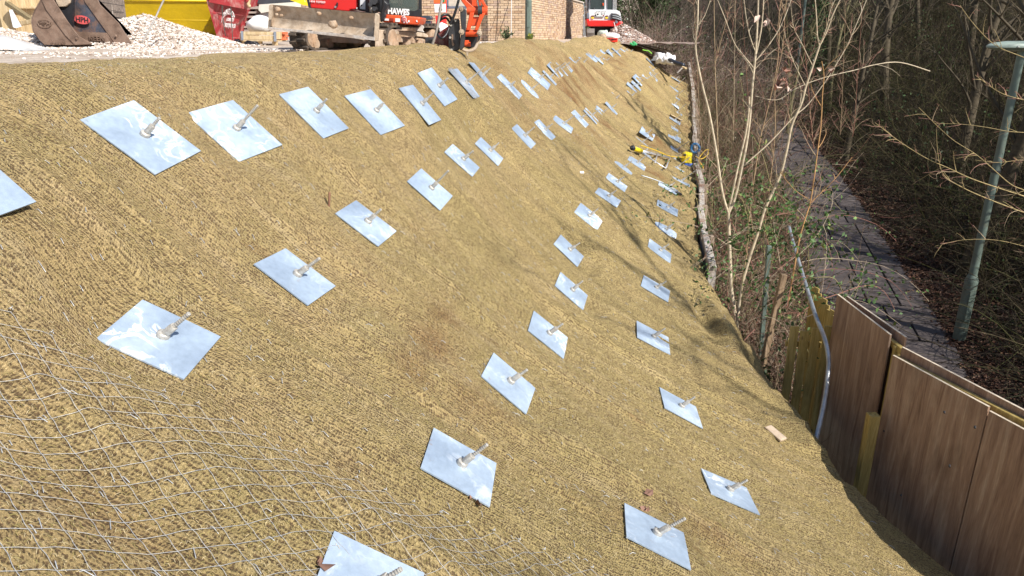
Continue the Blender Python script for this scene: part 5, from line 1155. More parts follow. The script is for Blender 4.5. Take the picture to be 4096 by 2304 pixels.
for row in range(3):
    for c in range(3):
        u = 1104+c*13+row % 2*4; v = 128+row*11; trace('brick', [(u,v),(u+12,v),(u+12,v+10),(u,v+10)], 17.9+r.uniform(0, .05), .2, simple('orange_brick', (.60, .16, .07), .85, .2, 9) if row+c == 0 else bpy.data.materials['orange_brick'], br, .004)

# ---- red excavator
ex = empty('excavator', (-2.2, 13.6, ZP), 0, 'red mini digger with a muddy dozer blade parked at the crest of the slope', 'excavator')
# dozer blade: curved section swept between its two ends
secL = [(1083,18),(1080,40),(1079,62),(1080,84),(1083,100),(1078,108),(1072,116)]; secR = [(1500,54),(1497,76),(1495,98),(1494,118),(1496,134),(1495,146),(1492,158)]
offs = [0, .06, .10, .10, .05, -.02, -.12]; mb = MB(); vs = []; fs = []; m = 24
for i in range(m+1):
    f = i/m
    for (a, b, o_) in zip(secL, secR, offs):
        A = at(a[0]+(b[0]-a[0])*f, a[1]+(b[1]-a[1])*f, 13.0+(12.1-13.0)*f+o_); vs.append(A)
    for (a, b, o_) in reversed(list(zip(secL, secR, offs))):
        A = at(a[0]+(b[0]-a[0])*f, a[1]+(b[1]-a[1])*f, 13.0+(12.1-13.0)*f+o_+.05); vs.append(A)
K_ = 14
for i in range(m):
    for q in range(K_): fs.append((i*K_+q, i*K_+(q+1) % K_, (i+1)*K_+(q+1) % K_, (i+1)*K_+q))
fs += [tuple(range(K_)), tuple(reversed(range(m*K_, m*K_+K_)))]
mb.add(vs, fs); child(mb.build('dozer_blade', M_mud, auto=50), ex)
trace('blade_end', [(1499,54),(1508,52),(1515,60),(1514,100),(1510,164),(1497,164),(1494,150),(1497,110)], 12.0, .10, M_mud, ex, .008)
trace('blade_end', [(1076,22),(1084,17),(1090,24),(1083,100),(1076,112),(1071,116)], 12.95, .14, M_mud, ex)
trace('cutting_edge', [(1068,114),(1075,108),(1500,148),(1497,162)], 12.78, .03, simple('scraped_edge', (.62, .57, .52), .7, .3, 20, dirt=(.4, .28, .18)), ex, 0, 1.0, None, 11.95)
for u, v, s in ((1108,38,.05),(1330,98,.075),(1106,58,.03),(1124,62,.03),(1405,72,.035),(1275,55,.04)):
    blob('mud_lump', u, v, 12.85-(u-1080)*.0021, s, s*.5, s*.8, M_mudd, None, None, u, .5, 3, ex, 2)
rb = random.Random(4)
Fv = Vector((.43, .90, 0)).normalized(); Sv = Vector((Fv.y, -Fv.x, 0)); O = Vector((-3.05, 12.55, ZP))
def track(s, name, mat, Hh=.40, L=(.42, 2.15), W=.36):
    t = empty(name, O+Sv*s+Fv*L[0]); n = 40; r_ = Hh/2; Lx = L[1]-L[0]-2*r_; per = 2*Lx+2*math.pi*r_
    def loop(d):
        d %= per
        if d < Lx: return (r_+d, Hh, 0)
        d -= Lx
        if d < math.pi*r_: a = d/r_; return (r_+Lx+r_*math.sin(a), r_+r_*math.cos(a), a)
        d -= math.pi*r_
        if d < Lx: return (r_+Lx-d, 0, math.pi)
        d -= Lx; a = d/r_; return (r_-r_*math.sin(a), r_-r_*math.cos(a), math.pi+a)
    mb = MB(); vs = []; fs = []
    for i in range(n*2):
        f, z, a = loop(per*i/(n*2))
        for inn in (0, 1):
            ff = f if not inn else (f-(r_+Lx/2))*.94+(r_+Lx/2); zz = z if not inn else (z-r_)*.84+r_
            for w_ in (-W/2, W/2): vs.append(Fv*ff+Sv*w_+Vector((0, 0, zz)))
    N2 = n*2
    for i in range(N2):
        a = 4*i; b = 4*((i+1) % N2); fs += [(a, a+1, b+1, b), (a+2, b+2, b+3, a+3), (a, b, b+2, a+2), (a+1, a+3, b+3, b+1)]
    mb.add(vs, fs); band = mb.build('belt', M_rub, t, auto=40)
    i = 0
    for k in range(32):
        f, z, a = loop(per*k/32); nrm = Fv*math.sin(a)+Vector((0, 0, math.cos(a))); tan = Fv*math.cos(a)-Vector((0, 0, math.sin(a)))
        for sgn in (-1, 1):
            mb = MB(); c = Fv*f+Vector((0, 0, z))+nrm*.018+Sv*(sgn*W*.25)+tan*(.02*sgn); mb.box((0, 0, 0), (.055, W*.46, .045), basis(tan, Sv, nrm, c), bev=.008); o = mb.build('lug', M_rub, t)
    mb = MB()
    for k in range(4):
        c = Fv*(r_+.1+k*(Lx-.2)/3+0)+Vector((0, 0, .10)); lathe(mb, [(.085, -W/2+.02), (.085, W/2-.02)], 14, basis(Fv, Vector((0, 0, 1)), Sv, c))
    for ff in (r_, r_+Lx): lathe(mb, [(r_*.78, -W/2+.03), (r_*.78, W/2-.03)], 18, basis(Fv, Vector((0, 0, 1)), Sv, Fv*ff+Vector((0, 0, r_))))
    mb.build('rollers', M_mudd, t)
    t['kind_note'] = 1; del t['kind_note']
    return t
tl = track(-.92, 'track', M_rub); tr = track(.74, 'track', M_rub)
for t in (tl, tr): child(t, ex)
# side frame cover and mud shelf of the right hand track
trace('track_frame', [(1500,124),(1515,119),(1620,123),(1692,131),(1716,143),(1727,150),(1715,151),(1600,139),(1560,137),(1550,150),(1543,178),(1545,200),(1500,200)], 12.30, .30, M_mud, ex, .01, Yend=13.9)
trace('packed_mud', [(1548,160),(1556,148),(1590,146),(1640,148),(1690,155),(1712,166),(1705,185),(1690,178),(1640,172),(1600,170),(1570,172)], 12.62, .25, M_mudd, ex, .012, Yend=13.8)
trace('inner_frame', [(1546,172),(1700,172),(1706,200),(1548,210)], 12.75, .1, simple('pale_mud', (.56, .47, .40), .95, .3, 6, dirt=(.3, .2, .14), bump=.9), ex, .01, Yend=13.9)
trace('frame_slot', [(1601,182),(1621,182),(1621,193),(1601,193)], 12.9, .05, M_blk, ex, 0, Yend=12.95); trace('frame_slot', [(1629,188),(1640,188),(1640,203),(1629,203)], 13.0, .05, M_blk, ex)
trace('undercarriage', [(1180,95),(1470,105),(1470,175),(1230,165),(1180,160)], 13.9, .9, M_mud, ex); trace('blade_arm', [(1450,130),(1495,150),(1480,165),(1400,150)], 12.7, .6, M_mud, ex)
trace('slew_ring', [(1512,102),(1585,102),(1585,118),(1512,116)], 13.4, .7, M_blk, ex); trace('tie_lug', [(1659,118),(1662,111),(1672,111),(1684,101),(1692,102),(1696,110),(1690,120),(1697,129),(1670,125),(1662,121)], 13.3, .05, simple('silver_mud', (.55, .52, .48), .7, .2), ex, .006)
# house
trace('engine_cover', [(1215,-150),(1240,33),(1396,46),(1400,38),(1432,37),(1430,0),(1440,-150)], 13.25, 1.3, M_mach, ex, .03)
trace('cover_seam', [(1231,-20),(1243,33),(1234,30),(1222,-20)], 13.2, .05, M_blk, ex)
text('T. 01494 939909', .052, M_white, Matrix.Translation(at(1259, 11, 13.23)) @ Matrix.Rotation(R(90), 4, 'X') @ Matrix.Rotation(R(-4), 4, 'Z'), 'lettering', ex, .002)
mb = MB(); lathe(mb, [(.018, 0), (.018, .03)], 12, Matrix.Translation(at(1343, 28, 13.24)) @ Matrix.Rotation(R(90), 4, 'X')); child(mb.build('latch', M_tube, auto=40), ex); trace('latch_handle', [(1346,10),(1351,10),(1351,26),(1346,26)], 13.22, .02, M_blk, ex)
trace('reflector', [(1425,29),(1431,29),(1431,36),(1425,36)], 13.23, .015, simple('pale_reflector', (.7, .6, .58), .3, .1), ex)
trace('side_pillar', [(1432,-150),(1476,-150),(1475,50),(1434,42)], 13.2, .9, simple('dark_panel', (.035, .01, .014), .4, .2), ex, .01); trace('safety_label', [(1441,-20),(1462,-20),(1461,38),(1440,35)], 13.18, .012, simple('grey_label', (.6, .6, .62), .5, .05), ex)
mb = MB(); lathe(mb, [(.014, 0), (.014, .006)], 10, Matrix.Translation(at(1446, 22, 13.17)) @ Matrix.Rotation(R(90), 4, 'X')); child(mb.build('pictogram', M_blk, auto=40), ex)
trace('lower_cowl', [(1398,44),(1500,50),(1495,60),(1400,52)], 13.1, .8, M_dark, ex)
# swing boom foot, dark castings between panel and cab
trace('boom_foot', [(1478,-60),(1545,-60),(1540,5),(1552,16),(1548,34),(1538,48),(1541,64),(1530,84),(1520,84),(1522,50),(1500,46),(1484,52)], 12.7, .35, M_blk, ex, .015)
for (u, v, rr, L) in ((1512, 8, .055, .4), (1514, 38, .035, .42), (1500, 22, .03, .45)):
    mb = MB(); lathe(mb, [(rr, 0), (rr, L)], 16, Matrix.Translation(at(u, v, 12.95)) @ Matrix.Rotation(R(90), 4, 'X')); child(mb.build('pin', M_dark, auto=40), ex)
rod('hose', [at(1484, -60, 12.6), at(1483, 0, 12.6), at(1487, 50, 12.6)], .02, simple('grey_hose', (.3, .28, .25), .7, .2), ex)
rod('hose', [at(1530, -60, 12.6), at(1533, 10, 12.62), at(1524, 60, 12.65), at(1526, 86, 12.7)], .016, M_hose, ex)
# cab
trace('cab_pillar', [(1672,-330),(1684,-330),(1685,68),(1674,66)], 12.95, .1, M_blk, ex, .006); trace('cab_pillar', [(1546,-330),(1556,-330),(1556,36),(1546,30)], 12.95, .1, M_blk, ex); trace('cab_rear', [(1556,-330),(1684,-330),(1684,60),(1556,60)], 14.2, .06, M_glass, ex)
trace('cab_roof', [(1540,-350),(1690,-350),(1690,-325),(1540,-325)], 12.9, 1.35, M_mach, ex, .02); trace('windscreen', [(1556,-325),(1672,-325),(1671,34),(1660,43),(1556,34)], 12.97, .012, M_glass, ex)
trace('cab_front', [(1545,30),(1556,34),(1660,44),(1672,36),(1686,40),(1683,68),(1536,57)], 12.93, .06, M_blk, ex, .006)
text('HAWES', .125, M_white, Matrix.Translation(at(1594, 57, 12.915)) @ Matrix.Rotation(R(90), 4, 'X') @ Matrix.Rotation(R(-4), 4, 'Z'), 'lettering', ex, .003, sx=.84, bold=.006)
trace('cab_skirt', [(1537,57),(1682,69),(1675,99),(1668,101),(1532,90),(1531,84)], 12.86, .9, M_org, ex, .02)
trace('seat', [(1607,-40),(1652,-40),(1655,34),(1612,30)], 13.4, .3, simple('seat_black', (.02, .035, .04), .6, .2), ex, .03)
for u in (1594, 1603): rod('lever', [at(u, -60, 13.2), at(u+2, 25, 13.25)], .012, M_tube, ex)
trace('floor_console', [(1556,10),(1600,14),(1608,34),(1556,30)], 13.3, .3, M_dark, ex)
trace('vent', [(1559,72),(1574,73),(1574,84),(1559,83)], 12.845, .012, simple('dark_red', (.28, .03, .015), .5, .1), ex)
for q in ([(1535,73),(1555,75),(1555,83),(1535,81)], [(1581,73),(1600,74),(1599,88),(1581,87)], [(1632,81),(1638,81),(1638,89),(1632,89)]): trace('sticker', q, 12.85, .01, M_white, ex)
mx = Matrix.Rotation(R(90), 4, 'X') @ Matrix.Rotation(R(-4), 4, 'Z')
text('E', .10, M_white, Matrix.Translation(at(1613, 81, 12.845)) @ mx, 'emblem_letter', ex, .002, bold=.008); text('R', .11, M_white, Matrix.Translation(at(1620, 90, 12.84)) @ mx, 'emblem_letter', ex, .002, bold=.008)
text('E', .10, M_redlogo, Matrix.Translation(at(1613, 81, 12.835)) @ mx, 'emblem_letter', ex, .002, bold=0); text('R', .11, M_redlogo, Matrix.Translation(at(1620, 90, 12.83)) @ mx, 'emblem_letter', ex, .002, bold=0)
trace('hook_decal', [(1665,80),(1669,80),(1669,86),(1673,88),(1668,89),(1664,85)], 12.85, .01, M_white, ex)
# dipper end, linkage and bucket on the crest
def cylx(name, u0, u1, v, Y, r, mat):
    a = at(u0, v, Y); b = at(u1, v, Y); mb = MB(); mb.tube([a, b], r, 18); return child(mb.build(name, mat, auto=40), ex)
trace('bucket_body', [(1704,149),(1734,147),(1770,120),(1792,105),(1800,100),(1800,195),(1723,196),(1700,192)], 12.25, .5, simple('dark_red_bucket', (.15, .022, .02), .5, .3, 4, metal=.2, dirt=(.4, .32, .28), dirtamt=.25), ex, .012)
trace('bucket_lip', [(1700,152),(1708,149),(1736,150),(1728,180),(1716,193),(1700,191)], 12.22, .5, M_dark, ex, .01)
trace('coupler_plate', [(1792,120),(1798,100),(1808,82),(1820,76),(1836,75),(1839,130),(1839,195),(1826,204),(1802,203),(1794,190)], 12.05, .07, M_dark, ex, .012); trace('coupler_plate', [(1800,110),(1815,85),(1838,80),(1842,190),(1810,200)], 12.32, .07, M_blk, ex, .01)
trace('guard_plate', [(1806,138),(1812,136),(1813,170),(1818,178),(1812,184),(1807,178)], 12.02, .03, simple('brown_plate', (.22, .15, .11), .7, .2), ex)
for u, v in ((1804, 101), (1801, 150), (1806, 199), (1822, 82)):
    mb = MB(); lathe(mb, [(.018, 0), (.018, .02)], 8, Matrix.Translation(at(u, v, 12.04)) @ Matrix.Rotation(R(90), 4, 'X')); child(mb.build('bolt', M_zinc, auto=40), ex)
trace('side_link', [(1840,34),(1846,28),(1856,28),(1866,41),(1863,120),(1857,188),(1842,203),(1836,192),(1846,122),(1841,64)], 11.95, .05, M_dark, ex, .012)
trace('side_link', [(1912,118),(1921,120),(1924,134),(1919,160),(1913,165)], 12.0, .05, M_dark, ex, .01)
for u, v, rr in ((1844, 36, .038), (1847, 128, .042), (1918, 132, .04)):
    mb = MB(); lathe(mb, [(rr, 0), (rr, .03), (rr*.55, .032), (rr*.5, .045)], 18, Matrix.Translation(at(u, v, 11.93)) @ Matrix.Rotation(R(90), 4, 'X')); child(mb.build('pin', M_mud, auto=40), ex)
rod('hook_plate', [at(1840, 185, 12.0), at(1850, 197, 12.0), at(1866, 204, 12.0), at(1884, 203, 12.0), at(1900, 192, 12.02), at(1912, 168, 12.05), at(1918, 140, 12.05)], .024, M_mud, ex, 8)
trace('hook_back', [(1852,130),(1912,130),(1910,165),(1896,188),(1876,196),(1852,186)], 12.2, .08, M_blk, ex)
trace('tooth', [(1864,203),(1878,203),(1873,212),(1871,222),(1866,222)], 11.98, .07, M_mud, ex, .005)
cylx('upper_boss', 1868, 1950, 42, 12.15, .068, M_org); cylx('lower_boss', 1862, 1910, 133, 12.12, .052, M_org); cylx('small_boss', 1857, 1882, 177, 12.1, .035, M_org); cylx('clevis', 1912, 1929, 42, 12.1, .075, M_dark); cylx('small_link', 1858, 1876, 166, 12.1, .02, M_org)
trace('link_leg', [(1879,50),(1897,50),(1880,122),(1863,122)], 12.05, .09, M_org, ex, .01); trace('link_leg', [(1920,54),(1942,50),(1930,74),(1911,122),(1897,122)], 12.05, .09, M_org, ex, .01)
trace('link_web', [(1893,67),(1929,66),(1918,103),(1883,103)], 12.1, .05, M_org, ex, .006)
trace('dipper_plate', [(1820,-120),(1850,-120),(1864,0),(1897,30),(1868,34),(1845,4)], 12.1, .05, M_org, ex, .008); trace('dipper_plate', [(1900,-120),(1925,-120),(1933,0),(1951,32),(1938,36),(1921,4)], 12.1, .05, M_org, ex, .008); trace('dipper_web', [(1850,-120),(1900,-120),(1921,4),(1926,30),(1890,26),(1866,2)], 12.3, .06, M_org, ex)
rod('ram_rod', [at(1902, -120, 12.08), at(1912, 26, 12.08)], .022, simple('chrome', (.75, .76, .8), .15, .05, metal=1), ex)
rod('hydraulic_hose', [at(1848, -60, 11.9), at(1832, 10, 11.9), at(1815, 65, 11.9), at(1800, 98, 11.9)], .02, M_hose, ex)
rod('hydraulic_hose', [at(1755, 130, 11.95), at(1749, 105, 11.9), at(1757, 75, 11.85), at(1775, 60, 11.85), at(1793, 60, 11.9), at(1803, 72, 11.95), at(1806, 86, 12)], .019, M_hose, ex)
rod('hydraulic_hose', [at(1748, 128, 12.0), at(1754, 146, 11.95), at(1768, 153, 11.9), at(1785, 138, 11.95), at(1796, 110, 12)], .019, M_hose, ex)
rod('hydraulic_hose', [at(1748, 125, 11.95), at(1752, 95, 11.95), at(1765, 78, 11.9), at(1785, 72, 11.95), at(1798, 90, 12)], .017, M_hose, ex)
rod('pry_bar', [at(1775, -60, 11.9), at(1764, 20, 11.85), at(1750, 105, 11.8), at(1734, 165, 11.8), at(1722, 196, 11.8)], .02, simple('worn_hose', (.28, .25, .22), .7, .25, 10), ex)

# ---- brick walls
def mat_brick():
    t = NT('buff_brick'); v = t.rndvec('Object', 17); k = t.ramp(t.rnd(), [(0, (.42, .27, .17)), (.2, (.56, .39, .25)), (.55, (.66, .50, .34)), (.8, (.60, .44, .31)), (1, (.46, .33, .26))])
    k = t.mix(k, t.ramp(t.noise(14, 5, .65, v), [(.3, .78), (.7, 1.12)]), 1, 'MULTIPLY'); t.col(k); t.rough(.9); t.bump(t.noise(40, 4, .7, v), .4, .005); return t.m
def mat_brick2():
    t = NT('buff_brick_mass'); a = t.mix(t.attr(), t.ramp(t.noise(9, 5, .65), [(.3, .75), (.7, 1.12)]), 1, 'MULTIPLY'); t.col(a); t.rough(.9); t.bump(t.noise(40, 4, .7), .4, .005); return t.m
M_brick = mat_brick(); M_brick2 = mat_brick2(); M_mortar = simple('mortar', (.55, .49, .41), .95, .15, 12)
mb = MB(); mb.box((0, 0, 0), (.213, .06, .064), bev=.003); ME_brick = keep(mb, 'brick', M_brick, 30)
def brickwall(name, label, a, b, z0, z1, holes=(), vis=None):
    a = Vector((a[0], a[1], 0)); b = Vector((b[0], b[1], 0)); L = (b-a).length; d = (b-a).normalized(); n = Vector((d.y, -d.x, 0))
    root = empty(name, a+Vector((0, 0, z0)), 0, label, 'wall'); ang = math.atan2(d.y, d.x)
    mb = MB(); mb.box((0, 0, 0), (L, .2, z1-z0), basis(d, Vector((0, 0, 1)).cross(d), Vector((0, 0, 1)), (a+b)/2-n*.11+Vector((0, 0, (z0+z1)/2)))); child(mb.build('mortar_core', M_mortar), root)
    cells = []; rows = int((z1-z0)/.075); rr = random.Random(6)
    for j in range(rows):
        x = .11+(-.1125 if j % 2 else 0)
        while x < L:
            z = z0+.037+j*.075
            if not any(h[0]-.11 < x < h[1]+.11 and h[2]-.03 < z < h[3]+.03 for h in holes) and x > .02: cells.append((x, z))
            x += .225
    cells.sort(key=lambda c: (vis(c) if vis else 0)); ps = []
    for (x, z) in cells[:300]:
        o = link('brick', ME_brick); o.location = a+d*x+n*(.012+rr.uniform(-.003, .003))+Vector((0, 0, z)); o.rotation_euler = (0, 0, ang); child(o, root)
    rest = cells[300:]
    if rest:
        X = np.array([c[0] for c in rest]); Zc = np.array([c[1] for c in rest]); N = len(rest)
        C0 = np.array(a)[None]+np.array(d)[None]*X[:, None]+np.array([0, 0, 1.0])[None]*Zc[:, None]+np.array(n)[None]*(.012+rng.uniform(-.003, .003, (N, 1)))
        cs = np.array([(sx, sy, sz) for sz in (-1, 1) for sy in (-1, 1) for sx in (-1, 1)])*np.array([.1065, .03, .032]); 
        B = np.array([d[:], n[:], (0, 0, 1)]); V = (C0[:, None]+cs@B).reshape(-1, 3)
        F = (np.arange(N)[:, None, None]*8+np.array([(0, 2, 3, 1), (4, 5, 7, 6), (0, 1, 5, 4), (2, 6, 7, 3), (0, 4, 6, 2), (1, 3, 7, 5)])[None]).reshape(-1, 4)
        cc = np.repeat(tones(N, [(.42, .27, .17), (.56, .39, .25), (.66, .50, .34), (.60, .44, .31), (.46, .33, .26)], var=.08), 8, axis=0)
        o = link('bricks', npmesh('bricks', V, F, False, col=cc), None, M_brick2); o['kind'] = 'stuff'; child(o, root)
    return root
wa = at(1200, 150, 25.5); wb = at(2108, 150, 25.0)
Lw = (Vector((wb.x, wb.y, 0))-Vector((wa.x, wa.y, 0))).length
wx = lambda u: at(u, 20, 25.1).x-wa.x
brickwall('brick_building', 'buff brick building wall with a grey framed window behind the red digger', (wa.x, 25.3), (wb.x, 25.0), -.42, 2.4, [(wx(1787), wx(1878), .72, 1.9)], lambda c: 0 if (c[0] > wx(1690) and c[1] < 1.0) else 1+c[0])
root = [o for o in bpy.data.objects if o.name == 'brick_building'][0]
M_frame = simple('grey_frame', (.14, .16, .22), .4, .1); xw0, xw1 = at(1787, 20, 25.1).x, at(1878, 20, 25.1).x
mb = MB(); 
for c, s in ((((xw0+xw1)/2, 25.1, .74), (xw1-xw0, .1, .07)), (((xw0+xw1)/2, 25.1, 1.87), (xw1-xw0, .1, .07)), ((xw0+.03, 25.1, 1.3), (.06, .1, 1.1)), ((xw1-.03, 25.1, 1.3), (.06, .1, 1.1))): mb.box(c, s)
fr = child(mb.build('window', M_frame), root); mb = MB(); mb.box(((xw0+xw1)/2, 25.13, 1.3), (xw1-xw0-.1, .012, 1.05)); p = mb.build('pane', simple('window_glass', (.12, .16, .18), .05, .3, 2)); p.parent = fr; p.matrix_parent_inverse = fr.matrix_parent_inverse.copy() if False else Matrix.Identity(4); p.parent = None; child(p, root)
brickwall('brick_wall', 'long buff brick garden wall receding to the right of the lamp post', (wb.x, 25.02), (3.44, 38.0), -.42, 1.3, (), lambda c: c[0]*(1 if c[1] < .98 else 3))
root = [o for o in bpy.data.objects if o.name == 'brick_wall'][0]
d = (Vector((3.44, 38.0, 0))-Vector((wb.x, 25.02, 0))).normalized(); mid = (Vector((3.44, 38.0, 0))+Vector((wb.x, 25.02, 0)))/2+Vector((-.09, .02, 1.33))
mb = MB(); mb.box((0, 0, 0), (13.35, .30, .06), basis(d, Vector((0, 0, 1)).cross(d), Vector((0, 0, 1)), mid), bev=.01); child(mb.build('coping', simple('stone_coping', (.55, .48, .42), .9, .2, 6)), root)
# ---- things against the wall
bn = empty('wheelie_bin', at(1704, 132, 23.5), 0, 'dark blue grey wheelie bin against the brick wall behind the digger cab', 'bin'); M_bin = simple('bin_plastic', (.035, .045, .065), .45, .15)
trace('body', [(1689,82),(1723,82),(1720,134),(1693,134)], 23.3, .45, M_bin, bn, .02); trace('lid', [(1684,66),(1694,62),(1720,63),(1727,72),(1726,79),(1686,79)], 23.25, .55, M_bin, bn, .015)
sg = empty('site_sign', at(1760, 132, 24.4), 0, 'red and orange site safety board with a white panel against the brick wall', 'sign'); M_sg = simple('sign_red', (.70, .045, .04), .5, .1); M_so = simple('sign_orange', (.75, .14, .03), .5, .12)
trace('board', [(1733,-120),(1784,-120),(1787,50),(1738,52)], 24.3, .03, M_sg, sg); trace('orange_panel', [(1735,-120),(1782,-120),(1783,14),(1735,13)], 24.28, .02, M_so, sg)
trace('white_panel', [(1737,16),(1783,15),(1783,49),(1739,50)], 24.27, .03, M_white, sg); trace('figure', [(1760,24),(1765,26),(1770,41),(1756,40),(1757,30)], 24.25, .02, simple('figure_black', (.03, .035, .05), .5, .1), sg); trace('green_mark', [(1768,-2),(1778,-4),(1778,8),(1768,8)], 24.26, .02, simple('sign_green', (.03, .22, .09), .5, .1), sg)
trace('lower_board', [(1741,62),(1784,62),(1790,128),(1752,134),(1745,104)], 24.1, .03, M_sg, sg); blob('sand_bag', 1770, 118, 23.6, .17, .15, .19, M_bag, 'white sack behind the hydraulic hoses at the foot of the sign', 'bag', 11, .2)
o = rod('pole', [at(2047, -140, 24.6), at(2046, 0, 24.6), at(2044, 160, 24.5)], .013, simple('white_pole', (.75, .75, .75), .5, .08), None, 6); tag(o, 'thin white upright pole against the buff brick wall left of the lamp post', 'pole')
o = rod('cable', [at(2060, -140, 24.7), at(2037, 0, 24.6), at(2012, 85, 24.5), at(1988, 158, 24.3)], .008, M_blk, None, 5); tag(o, 'thin dark cable slanting down the brick wall to the ground', 'cable')
def weed(u, v, Y, h, n, cols, label, seed):
    rg = np.random.default_rng(seed); c = np.array(at(u, v, Y)); P, Rr = strands(n, c+rg.normal(0, .05, (n, 3))*np.array([1, 1, 0]), np.array([[0, 0, 1.0]])+rg.normal(0, .35, (n, 3)), rg.uniform(.5, 1, n)*h, 6, .12, .05, .004, .002, rg)
    m = n*12; i = rg.integers(0, n, m); k = rg.integers(1, 6, m); C0 = P[i, k]+rg.normal(0, .03, (m, 3)); ps = [tubes(P, Rr, 3, tones(n, cols, rg=rg)), leafquads(C0, np.full(m, .06), tones(m, cols, rg=rg), rg=rg)]
    o = mk('weed', [(a, quads2tri(b), c_) for a, b, c_ in ps], M_leaf); tag(o, label, 'weed')
weed(2025, 158, 24.4, .48, 16, [(.07, .12, .05), (.11, .16, .07)], 'leafy green weed growing at the foot of the brick wall', 1); weed(2128, 156, 23.6, .2, 10, [(.22, .24, .04), (.12, .16, .04)], 'small yellow flowering weed right of the lamp post foot', 2)
n = 2600; x = rng.uniform(-1.5, 4.6, n); y = rng.uniform(20.5, 33, n); k = (x < .45+(y-25)*.23) & (x > crest_top(y)-1.8) & (x < crest_top(y)-.15); x = x[k]; y = y[k]; stones('rubble_strip', np.stack([x, y, x*0+ZP+.02], -1), .05, STC, 'pale rubble and stones along the foot of the brick wall', STW)

# ---- white and red excavator
we = empty('excavator', at(2425, 148, 32), 0, 'white and red digger seen from behind at the far end of the slope', 'excavator'); K2 = lambda q: [(2250+.194*a, .194*b) for a, b in q]
M_wp = simple('white_machine_paint', (.72, .72, .73), .4, .08, 3); M_gr = simple('grey_machine_panel', (.16, .18, .22), .5, .12)
trace('engine_hood', K2([(530,215),(560,195),(1110,205),(1190,240),(1215,400),(1225,450),(560,440),(525,400)]), 31.6, 1.9, M_wp, we, .05)
trace('counterweight', K2([(490,390),(555,395),(570,418),(980,425),(1010,398),(1140,402),(1180,440),(1247,450),(1243,530),(1190,552),(560,545),(520,530),(500,470)]), 31.5, 1.7, M_mach, we, .05)
trace('side_panel', K2([(498,272),(557,265),(557,398),(493,382)]), 31.55, 1.2, M_gr, we, .03); trace('side_panel', K2([(1005,268),(1075,265),(1190,300),(1218,440),(1180,440),(1130,402),(985,398)]), 31.5, 1.2, M_gr, we, .03)
for i in range(6): rod('louvre', [at(*K2([(1025, 282+i*20)])[0], 31.46), at(*K2([(1120, 290+i*22)])[0], 31.46), at(*K2([(1195, 330+i*19)])[0], 31.46)], .018, M_blk if i % 2 else M_tube, we, 5)
trace('cab_shell', K2([(515,-700),(1040,-700),(1045,205),(540,207)]), 32.0, .06, M_wp, we); trace('cab_shell', K2([(515,-700),(560,-700),(560,200),(530,200)]), 32.0, 1.3, M_wp, we, .02); trace('cab_roof', K2([(505,-740),(1110,-740),(1110,-690),(505,-690)]), 31.9, 1.5, M_wp, we, .03)
trace('rear_window', K2([(576,-600),(882,-600),(868,192),(574,186)]), 31.95, .03, simple('dark_glass', (.03, .045, .05), .08, .3, 2), we, .01); trace('side_window', K2([(928,-600),(1040,-600),(1034,203),(925,190)]), 31.94, .03, bpy.data.materials['dark_glass'], we, .01)
trace('pillar', K2([(515,-600),(545,-600),(535,200),(512,230)]), 31.9, .1, M_blk, we); rod('hand_lamp', [at(*K2([(645, 165)])[0], 31.85), at(*K2([(645, 205)])[0], 31.85)], .05, M_blk, we)
trace('coat', K2([(825,60),(850,60),(850,115),(835,118)]), 31.9, .03, M_org, we)
for a in (1052, 1072, 1092, 1110): rod('guard_bar', [at(*K2([(a+4, -600)])[0], 31.9), at(*K2([(a-4, 208)])[0], 31.9)], .012, M_wp, we, 5)
for a in (597, 886): trace('tail_light', K2([(a,320),(a+56,320),(a+56,343),(a,343)]), 31.56, .03, simple('maroon_lens', (.14, .01, .015), .3, .1), we); trace('warning_sticker', K2([(a-2,350),(a+52,352),(a+52,384),(a-2,382)]), 31.56, .02, bpy.data.materials['yellow_plastic'], we)
trace('logo_plate', K2([(690,280),(872,280),(845,362),(664,358)]), 31.56, .02, M_blk, we); mx = Matrix.Rotation(R(90), 4, 'X')
text('CBLF', .185, M_white, Matrix.Translation(at(*K2([(772, 330)])[0], 31.54)) @ mx, 'lettering', we, .004, sx=.78, bold=.008); text('02380 606100', .072, M_dark, Matrix.Translation(at(*K2([(792, 254)])[0], 31.56)) @ mx, 'lettering', we, .003)
trace('logo_underline', K2([(672,344),(850,344),(846,352),(670,352)]), 31.54, .004, M_white, we); trace('red_mark', K2([(833,312),(852,312),(846,328),(830,328)]), 31.53, .006, M_redlogo, we)
trace('grille', K2([(1090,420),(1120,425),(1140,440),(1138,480),(1092,478)]), 31.44, .03, M_gr, we)
M_trk = simple('dusty_track', (.30, .27, .25), .85, .3, 6, dirt=(.45, .40, .36), dirtamt=.5)
for a, b in ((505, 662), (1040, 1180)):
    for i in range(7): trace('track_shoe', K2([(a,592+i*25),(b,594+i*25),(b,612+i*25),(a,610+i*25)]), 31.4+abs(i-3)*.03, .25, M_trk, we, .012)
    trace('track_body', K2([(a+8,596),(b-8,596),(b-8,765),(a+8,765)]), 31.55, 2.2, M_blk, we)
trace('track_frame', K2([(1150,590),(1270,600),(1295,640),(1290,690),(1180,700)]), 31.8, 1.4, M_trk, we, .02); trace('undercarriage', K2([(600,548),(1180,552),(1160,620),(1050,650),(660,650)]), 32.1, .8, M_blk, we); trace('dark_belly', K2([(660,640),(1050,640),(1050,760),(660,760)]), 32.6, .5, M_blk, we)
